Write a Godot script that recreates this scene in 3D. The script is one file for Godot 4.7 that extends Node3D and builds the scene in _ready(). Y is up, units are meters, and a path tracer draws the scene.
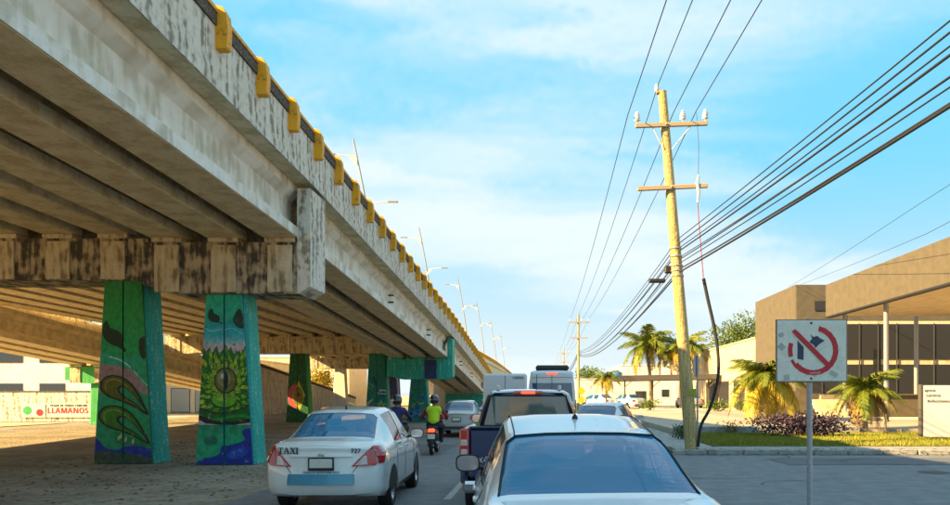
extends Node3D
# A street beside a concrete overpass. x is to the right, y up, the road runs along -z.

var M := {}
var used := {}
var rng := RandomNumberGenerator.new()

# ---------------------------------------------------------------- mesh builder
class MB:
	var st := SurfaceTool.new()
	var sg := -1
	var count := 0
	var tint = null
	func _init(smooth := false):
		st.begin(Mesh.PRIMITIVE_TRIANGLES)
		sg = 0 if smooth else -1
	func tri(a: Vector3, b: Vector3, c: Vector3, ua := Vector2.ZERO, ub := Vector2.ZERO, uc := Vector2.ZERO):
		if (b - a).cross(c - a).length_squared() < 1e-14:
			return
		count += 1
		st.set_smooth_group(sg)
		if tint != null: st.set_color(tint)
		st.set_uv(ua); st.add_vertex(a)
		st.set_uv(uc); st.add_vertex(c)
		st.set_uv(ub); st.add_vertex(b)
	func quad(a, b, c, d):
		tri(a, b, c)
		tri(a, c, d)
	func quad_uv(a, b, c, d, ua, ub, uc, ud):
		tri(a, b, c, ua, ub, uc)
		tri(a, c, d, ua, uc, ud)
	func tri_out(a, b, c, o):
		if (b - a).cross(c - a).dot((a + b + c) / 3.0 - o) < 0:
			tri(a, c, b)
		else:
			tri(a, b, c)
	func quad_out(a, b, c, d, o):
		if (c - a).cross(d - b).dot((a + b + c + d) / 4.0 - o) < 0:
			quad(a, d, c, b)
		else:
			quad(a, b, c, d)
	func box(c: Vector3, s: Vector3, bev := 0.0, bs := Basis.IDENTITY):
		var h := s * 0.5
		if bev <= 0.0:
			var p := []
			for i in 8:
				p.append(c + bs * Vector3(h.x * (1 if i & 1 else -1), h.y * (1 if i & 2 else -1), h.z * (1 if i & 4 else -1)))
			for f in [[0, 1, 3, 2], [4, 5, 7, 6], [0, 1, 5, 4], [2, 3, 7, 6], [0, 2, 6, 4], [1, 3, 7, 5]]:
				quad_out(p[f[0]], p[f[1]], p[f[2]], p[f[3]], c)
			return
		var b: float = min(bev, min(h.x, min(h.y, h.z)) * 0.95)
		var P := func(sx, sy, sz, ax) -> Vector3:
			var v := Vector3(sx * (h.x - b), sy * (h.y - b), sz * (h.z - b))
			if ax == 0: v.x = sx * h.x
			elif ax == 1: v.y = sy * h.y
			else: v.z = sz * h.z
			return c + bs * v
		for s1 in [-1, 1]:
			quad_out(P.call(s1, -1, -1, 0), P.call(s1, 1, -1, 0), P.call(s1, 1, 1, 0), P.call(s1, -1, 1, 0), c)
			quad_out(P.call(-1, s1, -1, 1), P.call(1, s1, -1, 1), P.call(1, s1, 1, 1), P.call(-1, s1, 1, 1), c)
			quad_out(P.call(-1, -1, s1, 2), P.call(1, -1, s1, 2), P.call(1, 1, s1, 2), P.call(-1, 1, s1, 2), c)
			for s2 in [-1, 1]:
				quad_out(P.call(s1, s2, -1, 0), P.call(s1, s2, 1, 0), P.call(s1, s2, 1, 1), P.call(s1, s2, -1, 1), c)
				quad_out(P.call(s1, -1, s2, 0), P.call(s1, 1, s2, 0), P.call(s1, 1, s2, 2), P.call(s1, -1, s2, 2), c)
				quad_out(P.call(-1, s1, s2, 1), P.call(1, s1, s2, 1), P.call(1, s1, s2, 2), P.call(-1, s1, s2, 2), c)
				for s3 in [-1, 1]:
					tri_out(P.call(s1, s2, s3, 0), P.call(s1, s2, s3, 1), P.call(s1, s2, s3, 2), c)
	# closed section (list of Vector3 lists, same count), lofted, capped
	func loft(secs: Array, closed := true, caps := true):
		var n: int = secs[0].size()
		var o := Vector3.ZERO
		for v in secs[0]: o += v / n
		var o2 := Vector3.ZERO
		for v in secs[-1]: o2 += v / n
		var nrm := Vector3.ZERO
		for i in n: nrm += (secs[0][i] - o).cross(secs[0][(i + 1) % n] - o)
		var flip: bool = nrm.dot(o2 - o) < 0
		for k in secs.size() - 1:
			for i in (n if closed else n - 1):
				var a: Vector3 = secs[k][i]
				var b: Vector3 = secs[k][(i + 1) % n]
				var c: Vector3 = secs[k + 1][(i + 1) % n]
				var d: Vector3 = secs[k + 1][i]
				if flip: quad(a, d, c, b)
				else: quad(a, b, c, d)
		if caps and closed:
			var keep := sg
			sg = -1
			cap(secs[0], o - o2)
			cap(secs[-1], o2 - o)
			sg = keep
	func cap(sec: Array, towards: Vector3):
		var n := sec.size()
		var nrm := Vector3.ZERO
		for i in n: nrm += (sec[i] - sec[0]).cross(sec[(i + 1) % n] - sec[0])
		nrm = nrm.normalized()
		var ux := nrm.cross(Vector3.UP if absf(nrm.y) < 0.9 else Vector3.RIGHT).normalized()
		var uy := nrm.cross(ux)
		var p2 := PackedVector2Array()
		for v in sec: p2.append(Vector2(v.dot(ux), v.dot(uy)))
		var ix := Geometry2D.triangulate_polygon(p2)
		for i in range(0, ix.size(), 3):
			var a: Vector3 = sec[ix[i]]
			var b: Vector3 = sec[ix[i + 1]]
			var c: Vector3 = sec[ix[i + 2]]
			if (b - a).cross(c - a).dot(towards) < 0: tri(a, c, b)
			else: tri(a, b, c)
	# polygon in a plane (origin o, axes ux uy), extruded along w
	func prism(poly: Array, o: Vector3, ux: Vector3, uy: Vector3, w: Vector3):
		var a := []
		var b := []
		for p in poly:
			var v: Vector3 = o + ux * p.x + uy * p.y
			a.append(v)
			b.append(v + w)
		loft([a, b])
	func tube(path: Array, radii, n := 8, caps := true):
		var keep := sg
		sg = 1
		var secs := []
		var up := Vector3.UP
		for i in path.size():
			var t: Vector3 = (path[min(i + 1, path.size() - 1)] - path[max(i - 1, 0)]).normalized()
			if absf(t.dot(up)) > 0.95: up = Vector3.RIGHT if absf(t.x) < 0.9 else Vector3.BACK
			var x := t.cross(up).normalized()
			var y := x.cross(t).normalized()
			up = y
			var r: float = radii[i] if radii is Array else radii
			var s := []
			for k in n:
				var a := TAU * k / n
				s.append(path[i] + (x * cos(a) + y * sin(a)) * r)
			secs.append(s)
		loft(secs, true, caps)
		sg = keep
	# profile: Vector2(r, h) list, about axis
	func lathe(profile: Array, n := 16, at := Transform3D.IDENTITY):
		for i in profile.size() - 1:
			for k in n:
				var a0 := TAU * k / n
				var a1 := TAU * (k + 1) / n
				var p: Vector2 = profile[i]
				var q: Vector2 = profile[i + 1]
				quad(at * Vector3(p.x * cos(a0), p.y, p.x * sin(a0)), at * Vector3(q.x * cos(a0), q.y, q.x * sin(a0)), at * Vector3(q.x * cos(a1), q.y, q.x * sin(a1)), at * Vector3(p.x * cos(a1), p.y, p.x * sin(a1)))
	func done() -> ArrayMesh:
		if count == 0: return null
		st.generate_normals()
		return st.commit()

# ---------------------------------------------------------------- scene helpers
func V(x: float, y: float, d: float) -> Vector3:   # d: metres ahead
	return Vector3(x, y, -d)

func numbered(n: String) -> String:
	if used.has(n):
		used[n] += 1
		return "%s_%03d" % [n, used[n]]
	used[n] = 0
	return n

func tag(o: Node, label: String, category: String, group := "", kind := ""):
	if label: o.set_meta("label", label)
	if category: o.set_meta("category", category)
	if group: o.set_meta("group", group)
	if kind: o.set_meta("kind", kind)

func thing(called: String, label: String, category: String, at := Vector3.ZERO, turn := 0.0, group := "") -> Node3D:
	var o := Node3D.new()
	o.name = numbered(called)
	add_child(o)
	o.position = at
	o.rotation.y = turn
	tag(o, label, category, group)
	return o

func put(called: String, shape, m: Material, parent: Node = self) -> MeshInstance3D:
	var o := MeshInstance3D.new()
	o.mesh = shape.done() if shape is MB else shape
	o.material_override = m
	o.name = numbered(called) if parent == self else called
	parent.add_child(o, true)
	return o

func structure(called: String, shape, m: Material) -> MeshInstance3D:
	var o := put(called, shape, m)
	o.set_meta("kind", "structure")
	return o

func single(called: String, shape, m: Material, label: String, category: String, group := "") -> MeshInstance3D:
	var o := put(called, shape, m)
	tag(o, label, category, group)
	return o

func bx(c: Vector3, s: Vector3, bev := 0.0, bs := Basis.IDENTITY) -> MB:
	var b := MB.new()
	b.box(c, s, bev, bs)
	return b

func text_mesh(t: String, size: float, depth := 0.004, bold := true, font := "Droid Sans") -> TextMesh:
	var f := SystemFont.new()
	f.font_names = PackedStringArray([font])
	f.font_weight = 700 if bold else 400
	var m := TextMesh.new()
	m.text = t
	m.font = f
	m.font_size = 32
	m.pixel_size = size / 32.0
	m.depth = depth
	return m

# ---------------------------------------------------------------- textures, materials
func lin(r: float, g: float, b: float) -> Color:
	return Color(r, g, b).linear_to_srgb()

func noise_img(seed_: int, freq: float, w: int, h: int, oct := 5, kind := FastNoiseLite.TYPE_SIMPLEX_SMOOTH) -> Image:
	var n := FastNoiseLite.new()
	n.seed = seed_
	n.frequency = freq
	n.noise_type = kind
	n.fractal_type = FastNoiseLite.FRACTAL_FBM
	n.fractal_octaves = oct
	return n.get_seamless_image(w, h)

# stops: [[position, linear colour], ...]; two noises weighed together
func ramp_tex(stops: Array, a: Image, b: Image = null, wb := 0.4) -> ImageTexture:
	var lut := PackedByteArray()
	lut.resize(256 * 3)
	for i in 256:
		var t := i / 255.0
		var c: Color = stops[-1][1]
		for k in stops.size():
			if t <= stops[k][0]:
				if k == 0: c = stops[0][1]
				else: c = stops[k - 1][1].lerp(stops[k][1], (t - stops[k - 1][0]) / (stops[k][0] - stops[k - 1][0]))
				break
		c = c.linear_to_srgb()
		lut[i * 3] = c.r8
		lut[i * 3 + 1] = c.g8
		lut[i * 3 + 2] = c.b8
	a.convert(Image.FORMAT_L8)
	var da := a.get_data()
	var db := da
	if b:
		if b.get_size() != a.get_size(): b.resize(a.get_width(), a.get_height(), Image.INTERPOLATE_CUBIC)
		b.convert(Image.FORMAT_L8)
		db = b.get_data()
	var out := PackedByteArray()
	out.resize(da.size() * 3)
	for i in da.size():
		var v: int = da[i]
		if b: v = int(v * (1.0 - wb) + db[i] * wb)
		v *= 3
		out[i * 3] = lut[v]
		out[i * 3 + 1] = lut[v + 1]
		out[i * 3 + 2] = lut[v + 2]
	return ImageTexture.create_from_image(Image.create_from_data(a.get_width(), a.get_height(), false, Image.FORMAT_RGB8, out))

func mat(c: Color, rough := 0.8, metal := 0.0, spec := 0.5) -> StandardMaterial3D:
	var m := StandardMaterial3D.new()
	m.albedo_color = c
	m.roughness = rough
	m.metallic = metal
	m.metallic_specular = spec
	return m

func tri_mat(t: Texture2D, per_m: float, rough := 0.9, bump: Texture2D = null, bump_cm := 0.0, stretch := Vector3.ONE) -> StandardMaterial3D:
	var m := mat(Color.WHITE, rough)
	m.albedo_texture = t
	m.uv1_triplanar = true
	m.uv1_world_triplanar = true
	m.uv1_scale = stretch * per_m
	m.uv1_triplanar_sharpness = 4.0
	if bump:
		m.normal_enabled = true
		m.normal_texture = bump
		m.normal_scale = bump_cm
	return m

func bump_tex(i: Image, strength := 6.0) -> ImageTexture:
	i.convert(Image.FORMAT_RGBA8)
	i.bump_map_to_normal_map(strength)
	return ImageTexture.create_from_image(i)

func paint(c: Color, rough := 0.35) -> StandardMaterial3D:   # car paint
	var m := mat(c, rough)
	m.clearcoat_enabled = true
	m.clearcoat = 1.0
	m.clearcoat_roughness = 0.04
	return m

# ---------------------------------------------------------------- flat painting (murals, print)
func fill_poly(img: Image, pts: Array, col: Color):
	var lo := 1e9
	var hi := -1e9
	for p in pts:
		lo = min(lo, p.y)
		hi = max(hi, p.y)
	var w := img.get_width()
	for y in range(max(0, int(floor(lo))), min(img.get_height(), int(ceil(hi)))):
		var yy := y + 0.5
		var xs := []
		for i in pts.size():
			var a: Vector2 = pts[i]
			var b: Vector2 = pts[(i + 1) % pts.size()]
			if (a.y <= yy) != (b.y <= yy):
				xs.append(a.x + (yy - a.y) / (b.y - a.y) * (b.x - a.x))
		xs.sort()
		for k in range(0, xs.size() - 1, 2):
			var x0 := int(clampf(round(xs[k]), 0, w))
			var x1 := int(clampf(round(xs[k + 1]), 0, w))
			if x1 > x0: img.fill_rect(Rect2i(x0, y, x1 - x0, 1), col)

func spline(pts: Array, closed := false, n := 6) -> Array:
	var out := []
	var c := pts.size()
	for i in (c if closed else c - 1):
		var p0: Vector2 = pts[(i - 1 + c) % c] if closed else pts[max(i - 1, 0)]
		var p1: Vector2 = pts[i]
		var p2: Vector2 = pts[(i + 1) % c]
		var p3: Vector2 = pts[(i + 2) % c] if closed else pts[min(i + 2, c - 1)]
		for k in n: out.append(p1.cubic_interpolate(p2, p0, p3, k / float(n)))
	if not closed: out.append(pts[-1])
	return out

func blob(img: Image, pts: Array, col: Color, sc := Vector2.ONE):
	var q := []
	for p in pts: q.append(p * sc)
	fill_poly(img, spline(q, true), col)

func ellipse(img: Image, c: Vector2, r: Vector2, col: Color, rot := 0.0):
	var q := []
	for i in 32: q.append(c + (Vector2(cos(TAU * i / 32), sin(TAU * i / 32)) * r).rotated(rot))
	fill_poly(img, q, col)

func stroke(img: Image, pts: Array, w0: float, w1: float, col: Color, sc := Vector2.ONE):
	var q := []
	for p in pts: q.append(p * sc)
	q = spline(q)
	var l := []
	var r := []
	for i in q.size():
		var t: Vector2 = (q[min(i + 1, q.size() - 1)] - q[max(i - 1, 0)]).normalized()
		var w := lerpf(w0, w1, float(i) / (q.size() - 1)) * 0.5
		l.append(q[i] + t.orthogonal() * w)
		r.append(q[i] - t.orthogonal() * w)
	r.reverse()
	fill_poly(img, l + r, col)

func worn(img: Image, seed_: int, col: Color, from: int, freq := 0.03) -> ImageTexture:   # chips and grime: noise above a threshold shows col
	var n := noise_img(seed_, freq, img.get_width(), img.get_height(), 5)
	n.convert(Image.FORMAT_L8)
	var d := n.get_data()
	img.convert(Image.FORMAT_RGB8)
	var o := img.get_data()
	var c := [col.r8, col.g8, col.b8]
	for i in d.size():
		var v: int = d[i]
		if v > from:
			var t := minf(1.0, (v - from) / 14.0)
			for k in 3: o[i * 3 + k] = int(lerpf(o[i * 3 + k], c[k], t))
		else:
			var f := 0.80 + v / 640.0
			for k in 3: o[i * 3 + k] = mini(255, int(o[i * 3 + k] * f))
	return ImageTexture.create_from_image(Image.create_from_data(img.get_width(), img.get_height(), false, Image.FORMAT_RGB8, o))

# ---------------------------------------------------------------- sky
func make_sky() -> Sky:
	var w := 1536
	var h := 768
	var n := FastNoiseLite.new()
	n.seed = 11
	n.frequency = 0.5
	n.fractal_octaves = 5
	n.fractal_gain = 0.55
	n.domain_warp_enabled = true
	n.domain_warp_amplitude = 0.5
	n.domain_warp_frequency = 0.7
	var n2 := FastNoiseLite.new()
	n2.seed = 5
	n2.frequency = 0.42
	n2.fractal_octaves = 3
	var px := PackedFloat32Array()
	px.resize(w * h * 3)
	var top := Color(0.046, 0.168, 0.268)
	var mid := Color(0.062, 0.196, 0.290)
	var low := Color(0.228, 0.252, 0.250)
	var cloud := Color(0.242, 0.270, 0.283)
	for y in h:
		var el := (0.5 - (y + 0.5) / h) * PI
		if el < -0.02:
			for x in w:
				var i := (y * w + x) * 3
				px[i] = 0.20; px[i + 1] = 0.19; px[i + 2] = 0.16
			continue
		var sy := maxf(0.0, sin(el))
		var base: Color = mid.lerp(top, smoothstep(0.25, 0.95, sy))
		base = low.lerp(base, smoothstep(-0.03, 0.30, sy))
		var ce := cos(el)
		var veil := 1.0 - smoothstep(0.02, 0.12, sy)
		for x in w:
			var az := (x + 0.5) / w * TAU
			var dx := sin(az) * ce
			var dz := -cos(az) * ce
			var k := 1.0 / (sy + 0.16)
			var v := n.get_noise_3d(dx * k * 0.55, dz * k * 1.25, sy * 4.2)
			var v2 := n2.get_noise_3d(dx * k * 0.9 + 7.0, dz * k * 0.9, sy * 3.0)
			var c := smoothstep(-0.30, 0.50, v + v2 * 0.66 - 0.05 - sy * 0.04)
			c = clampf(c * 0.94 + veil * 0.25, 0.0, 0.97)
			var i := (y * w + x) * 3
			px[i] = lerpf(base.r, cloud.r, c)
			px[i + 1] = lerpf(base.g, cloud.g, c)
			px[i + 2] = lerpf(base.b, cloud.b, c)
	var img := Image.create_from_data(w, h, false, Image.FORMAT_RGBF, px.to_byte_array())
	var m := PanoramaSkyMaterial.new()
	m.panorama = ImageTexture.create_from_image(img)
	var s := Sky.new()
	s.sky_material = m
	return s

func make_materials():
	var na := noise_img(1, 0.012, 512, 512, 6)
	var nb := noise_img(2, 0.05, 512, 512, 4)
	var nc := noise_img(3, 0.20, 512, 512, 3)
	var nd := noise_img(4, 0.006, 512, 512, 4)
	var streak := noise_img(5, 0.045, 512, 64, 4)       # stretched downwards
	streak.resize(512, 512, Image.INTERPOLATE_CUBIC)
	var fine_bump := bump_tex(noise_img(6, 0.12, 512, 512, 4), 5.0)
	var rough_bump := bump_tex(noise_img(7, 0.04, 512, 512, 5), 9.0)
	M.asphalt = tri_mat(ramp_tex([[0, Color(.12,.124,.13)], [0.45, Color(.168,.173,.18)], [0.55, Color(.192,.196,.20)], [1, Color(.25,.25,.25)]], nc.duplicate(), na.duplicate(), 0.5), 0.33, 0.82, fine_bump, 0.5)
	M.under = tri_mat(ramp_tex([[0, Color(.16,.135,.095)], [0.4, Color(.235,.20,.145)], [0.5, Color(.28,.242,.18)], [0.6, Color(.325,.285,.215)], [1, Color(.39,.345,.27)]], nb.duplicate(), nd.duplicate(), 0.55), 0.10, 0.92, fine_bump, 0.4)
	M.dirt = tri_mat(ramp_tex([[0, Color(.34,.26,.13)], [0.5, Color(.50,.40,.22)], [1, Color(.60,.50,.32)]], nc.duplicate(), na.duplicate(), 0.6), 0.17, 0.95)
	M.lot = tri_mat(ramp_tex([[0.0, Color(0.30, 0.24, 0.17)], [0.5, Color(0.44, 0.36, 0.26)], [1.0, Color(0.52, 0.44, 0.33)]], nb.duplicate(), nd.duplicate(), 0.6), 0.11, 0.9)
	M.walk = tri_mat(ramp_tex([[0.0, Color(0.12, 0.115, 0.10)], [0.45, Color(0.31, 0.30, 0.27)], [1.0, Color(0.46, 0.44, 0.40)]], nb.duplicate(), na.duplicate(), 0.55), 0.4, 0.9, fine_bump, 0.4)
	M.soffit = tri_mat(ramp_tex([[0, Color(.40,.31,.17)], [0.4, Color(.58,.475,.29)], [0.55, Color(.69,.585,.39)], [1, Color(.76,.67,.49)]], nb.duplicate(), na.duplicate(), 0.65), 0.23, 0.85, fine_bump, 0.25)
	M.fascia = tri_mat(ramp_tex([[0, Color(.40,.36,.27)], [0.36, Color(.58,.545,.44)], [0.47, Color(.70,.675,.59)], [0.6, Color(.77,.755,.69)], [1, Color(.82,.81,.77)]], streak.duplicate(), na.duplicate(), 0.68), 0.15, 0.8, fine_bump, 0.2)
	M.mould = tri_mat(ramp_tex([[0, Color(.035,.032,.028)], [0.38, Color(.075,.066,.052)], [0.46, Color(.17,.142,.10)], [0.54, Color(.32,.26,.175)], [0.66, Color(.46,.385,.27)], [1, Color(.52,.45,.33)]], streak.duplicate(), na.duplicate(), 0.55), 0.31, 0.92, rough_bump, 0.5)
	M.cap_clean = tri_mat(ramp_tex([[0, Color(.14,.115,.08)], [0.34, Color(.30,.24,.15)], [0.44, Color(.50,.42,.275)], [0.6, Color(.60,.51,.355)], [1, Color(.66,.58,.43)]], streak.duplicate(), na.duplicate(), 0.5), 0.27, 0.9, rough_bump, 0.35)
	M.barrier = tri_mat(ramp_tex([[0, Color(.16,.145,.115)], [0.33, Color(.28,.255,.20)], [0.4, Color(.50,.47,.385)], [0.5, Color(.63,.60,.515)], [1, Color(.72,.695,.62)]], streak.duplicate(), nb.duplicate(), 0.42), 0.17, 0.9, rough_bump, 0.3)
	M.dark_rail = tri_mat(ramp_tex([[0.0, Color(0.02, 0.02, 0.018)], [0.5, Color(0.07, 0.062, 0.05)], [0.66, Color(0.17, 0.14, 0.10)], [1.0, Color(0.30, 0.26, 0.19)]], nb.duplicate(), nc.duplicate(), 0.4), 0.5, 0.95, rough_bump, 0.5)
	M.yellow = tri_mat(ramp_tex([[0, Color(.20,.11,.03)], [0.28, Color(.42,.20,.02)], [0.38, Color(.74,.34,.006)], [1, Color(.84,.42,.010)]], nb.duplicate(), na.duplicate(), 0.5), 0.5, 0.6)
	M.teal = tri_mat(ramp_tex([[0, Color(.01,.17,.14)], [0.4, Color(.005,.33,.26)], [0.62, Color(.02,.40,.32)], [0.74, Color(.30,.50,.43)], [1, Color(.48,.54,.48)]], streak.duplicate(), nb.duplicate(), 0.5), 0.35, 0.7)
	M.green_paint = tri_mat(ramp_tex([[0.0, Color(0.02, 0.16, 0.04)], [0.5, Color(0.03, 0.34, 0.09)], [1.0, Color(0.12, 0.44, 0.17)]], streak.duplicate(), nb.duplicate(), 0.5), 0.35, 0.7)
	M.navy_paint = tri_mat(ramp_tex([[0.0, Color(0.012, 0.02, 0.07)], [0.5, Color(0.02, 0.035, 0.14)], [1.0, Color(0.05, 0.07, 0.2)]], nb.duplicate(), na.duplicate(), 0.5), 0.35, 0.7)
	M.wall_white = tri_mat(ramp_tex([[0.0, Color(0.48, 0.44, 0.37)], [0.4, Color(0.70, 0.66, 0.58)], [1.0, Color(0.80, 0.78, 0.72)]], streak.duplicate(), na.duplicate(), 0.5), 0.13, 0.85)
	M.wall_cream = tri_mat(ramp_tex([[0.0, Color(0.40, 0.31, 0.18)], [0.4, Color(0.60, 0.49, 0.32)], [1.0, Color(0.70, 0.60, 0.42)]], streak.duplicate(), na.duplicate(), 0.5), 0.13, 0.85)
	M.brown_wall = tri_mat(ramp_tex([[0, Color(.080,.066,.046)], [0.5, Color(.108,.090,.063)], [1, Color(.135,.113,.080)]], nb.duplicate(), na.duplicate(), 0.6), 0.21, 0.85)
	M.slate = mat(lin(0.022, 0.023, 0.028), 0.6)
	M.pole_wood = tri_mat(ramp_tex([[0, Color(.16,.11,.045)], [0.38, Color(.36,.26,.10)], [0.55, Color(.54,.40,.17)], [1, Color(.64,.50,.25)]], streak.duplicate(), nb.duplicate(), 0.4), 0.9, 0.9, rough_bump, 0.5, Vector3(1, 0.35, 1))
	M.arm_wood = tri_mat(ramp_tex([[0.0, Color(0.22, 0.16, 0.09)], [1.0, Color(0.50, 0.40, 0.25)]], nb.duplicate(), nc.duplicate(), 0.4), 1.1, 0.9)
	M.bark = tri_mat(ramp_tex([[0.0, Color(0.10, 0.075, 0.045)], [0.5, Color(0.22, 0.17, 0.11)], [1.0, Color(0.36, 0.30, 0.21)]], nb.duplicate(), nc.duplicate(), 0.4), 1.7, 0.95, rough_bump, 0.8)
	M.galv = tri_mat(ramp_tex([[0.0, Color(0.22, 0.23, 0.24)], [0.5, Color(0.34, 0.35, 0.36)], [1.0, Color(0.46, 0.47, 0.48)]], nb.duplicate(), nc.duplicate(), 0.4), 1.3, 0.5)
	M.galv.metallic = 0.5
	M.porcelain = mat(lin(0.62, 0.60, 0.55), 0.25)
	M.wire = mat(lin(0.018, 0.018, 0.02), 0.6)
	M.red_wire = mat(lin(0.30, 0.03, 0.04), 0.6)
	M.black_rubber = mat(lin(0.015, 0.015, 0.016), 0.75)
	M.black_plastic = mat(lin(0.018, 0.018, 0.02), 0.45)
	M.trim = mat(lin(0.045, 0.045, 0.05), 0.8)
	M.seat_cloth = mat(lin(0.03, 0.03, 0.034), 0.9)
	M.rim = mat(lin(0.45, 0.46, 0.48), 0.3, 0.8)
	M.chrome = mat(lin(0.6, 0.6, 0.62), 0.12, 1.0)
	M.lens_red = paint(lin(0.50, 0.012, 0.015), 0.2)
	M.lens_clear = paint(lin(0.55, 0.50, 0.48), 0.15)
	M.lens_lit = mat(lin(0.75, 0.03, 0.02), 0.2)
	M.lens_lit.emission_enabled = true
	M.lens_lit.emission = lin(1.0, 0.06, 0.02)
	M.lens_lit.emission_energy_multiplier = 0.9
	M.white_paint = paint(lin(0.78, 0.82, 0.84), 0.3)
	M.taxi_white = paint(lin(0.76, 0.79, 0.77), 0.3)
	M.taxi_blue = paint(lin(0.045, 0.25, 0.36), 0.35)
	M.silver_paint = paint(lin(0.40, 0.39, 0.36), 0.3)
	M.navy_car = paint(lin(0.006, 0.030, 0.098), 0.25)
	M.van_white = paint(lin(0.60, 0.63, 0.64), 0.35)
	M.glass_dark = mat(lin(0.010, 0.030, 0.055), 0.04, 0.0, 1.0)
	M.glass_blue = mat(lin(0.016, 0.085, 0.17), 0.05, 0.0, 1.0)
	M.pane = mat(Color(0.0, 0.56, 0.76, 0.55), 0.03, 0.0, 0.6)
	M.pane.transparency = BaseMaterial3D.TRANSPARENCY_ALPHA
	M.pane_clear = mat(Color(0.10, 0.30, 0.34, 0.20), 0.03, 0.0, 0.8)
	M.pane_clear.transparency = BaseMaterial3D.TRANSPARENCY_ALPHA
	M.vcol = mat(Color.WHITE, 0.8)
	M.vcol.vertex_color_use_as_albedo = true
	M.amber = paint(lin(0.55, 0.16, 0.01), 0.2)
	M.pickup_glass = mat(lin(0.10, 0.14, 0.13), 0.06, 0.0, 1.0)
	M.window = mat(lin(0.025, 0.03, 0.035), 0.08, 0.0, 0.8)
	M.print_dark = mat(lin(0.01, 0.05, 0.07), 0.6)
	M.print_black = mat(lin(0.02, 0.02, 0.022), 0.6)
	M.sign_white = tri_mat(ramp_tex([[0.0, Color(0.34, 0.34, 0.27)], [0.3, Color(0.60, 0.61, 0.53)], [1.0, Color(0.74, 0.75, 0.68)]], nb.duplicate(), na.duplicate(), 0.5), 1.3, 0.45)
	M.sign_red = tri_mat(ramp_tex([[0.0, Color(0.30, 0.02, 0.03)], [0.5, Color(0.50, 0.010, 0.022)], [1.0, Color(0.56, 0.02, 0.03)]], nb.duplicate(), nc.duplicate(), 0.5), 2.1, 0.5)
	M.sign_navy = mat(lin(0.02, 0.035, 0.075), 0.5)
	M.leaf_palm = leafy(Color(0.165, 0.205, 0.018), Color(0.45, 0.45, 0.08))
	M.leaf_gold = leafy(Color(0.38, 0.30, 0.015), Color(0.5, 0.42, 0.06))
	M.leaf_dry = leafy(Color(0.24, 0.145, 0.04), Color(0.2, 0.12, 0.03))
	M.leaf_green = leafy(Color(0.10, 0.16, 0.022), Color(0.2, 0.25, 0.04))
	M.leaf_dark = leafy(Color(0.055, 0.10, 0.022), Color(0.1, 0.15, 0.03))
	M.leaf_purple = leafy(Color(0.050, 0.028, 0.060), Color(0.06, 0.03, 0.06))
	M.grass = leafy(Color(0.21, 0.225, 0.018), Color(0.35, 0.36, 0.05))
	M.litter = leafy(Color(0.16, 0.10, 0.045), Color(0.0, 0.0, 0.0))
	M.earth = tri_mat(ramp_tex([[0.0, Color(0.06, 0.05, 0.02)], [0.5, Color(0.14, 0.13, 0.035)], [1.0, Color(0.24, 0.20, 0.07)]], nb.duplicate(), nc.duplicate(), 0.5), 0.6, 0.95)
	M.skin = mat(lin(0.30, 0.16, 0.10), 0.55)
	M.denim = mat(lin(0.02, 0.025, 0.05), 0.9)
	M.hivis = mat(lin(0.47, 0.68, 0.01), 0.75)
	M.reflective = mat(lin(0.55, 0.56, 0.50), 0.4)
	M.jacket = mat(lin(0.02, 0.025, 0.09), 0.85)
	M.helmet = paint(lin(0.012, 0.012, 0.014), 0.25)
	M.roof_dark = mat(lin(0.085, 0.075, 0.068), 0.8)
	M.tank_blue = mat(lin(0.05, 0.20, 0.34), 0.6)
	M.tar = tri_mat(ramp_tex([[0.0, Color(.035, .037, .04)], [1.0, Color(.085, .087, .09)]], nc.duplicate(), nb.duplicate(), 0.5), 0.5, 0.85)
	M.patch = tri_mat(ramp_tex([[0.0, Color(.085, .088, .092)], [1.0, Color(.15, .153, .157)]], nc.duplicate(), nb.duplicate(), 0.5), 0.5, 0.9)
	M.road_paint = tri_mat(ramp_tex([[0.0, Color(0.10, 0.10, 0.10)], [0.36, Color(0.16, 0.16, 0.15)], [0.46, Color(0.50, 0.49, 0.45)], [1.0, Color(0.62, 0.61, 0.57)]], nb.duplicate(), nc.duplicate(), 0.5), 0.7, 0.8)

func leafy(c: Color, back: Color) -> StandardMaterial3D:
	var m := mat(Color.WHITE, 0.55)
	m.albedo_color = c.linear_to_srgb()
	m.backlight_enabled = back.r > 0
	m.backlight = back
	m.vertex_color_use_as_albedo = true
	m.cull_mode = BaseMaterial3D.CULL_DISABLED
	return m

func sheet(x0: float, x1: float, d0: float, d1: float, y: float) -> MB:
	var b := MB.new()
	b.quad(V(x0, y, d0), V(x1, y, d0), V(x1, y, d1), V(x0, y, d1))
	return b

# ---------------------------------------------------------------- overpass
const A_AT := [[-75.0, 6.9], [-41.0, 6.75], [-10.4, 6.32], [20.0, 5.5], [50.4, 4.02], [80.8, 1.92], [122.0, -1.2]]
const B_AT := [[-75.0, 6.5], [-41.0, 6.4], [-10.4, 6.1], [20.3, 5.68], [50.6, 5.45], [81.0, 5.5], [111.0, 5.8], [141.0, 6.1], [171.0, 6.3], [201.0, 6.3], [231.0, 6.2], [261.0, 6.0]]
const C_AT := [[-41.0, 6.4], [-14.0, 6.15], [16.0, 5.6], [46.6, 3.42], [66.0, 1.85], [103.0, -1.25]]

func at_d(t: Array, d: float) -> float:
	for i in t.size() - 1:
		if d <= t[i + 1][0]:
			return lerpf(t[i][1], t[i + 1][1], (d - t[i][0]) / (t[i + 1][0] - t[i][0]))
	return t[-1][1]

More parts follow.
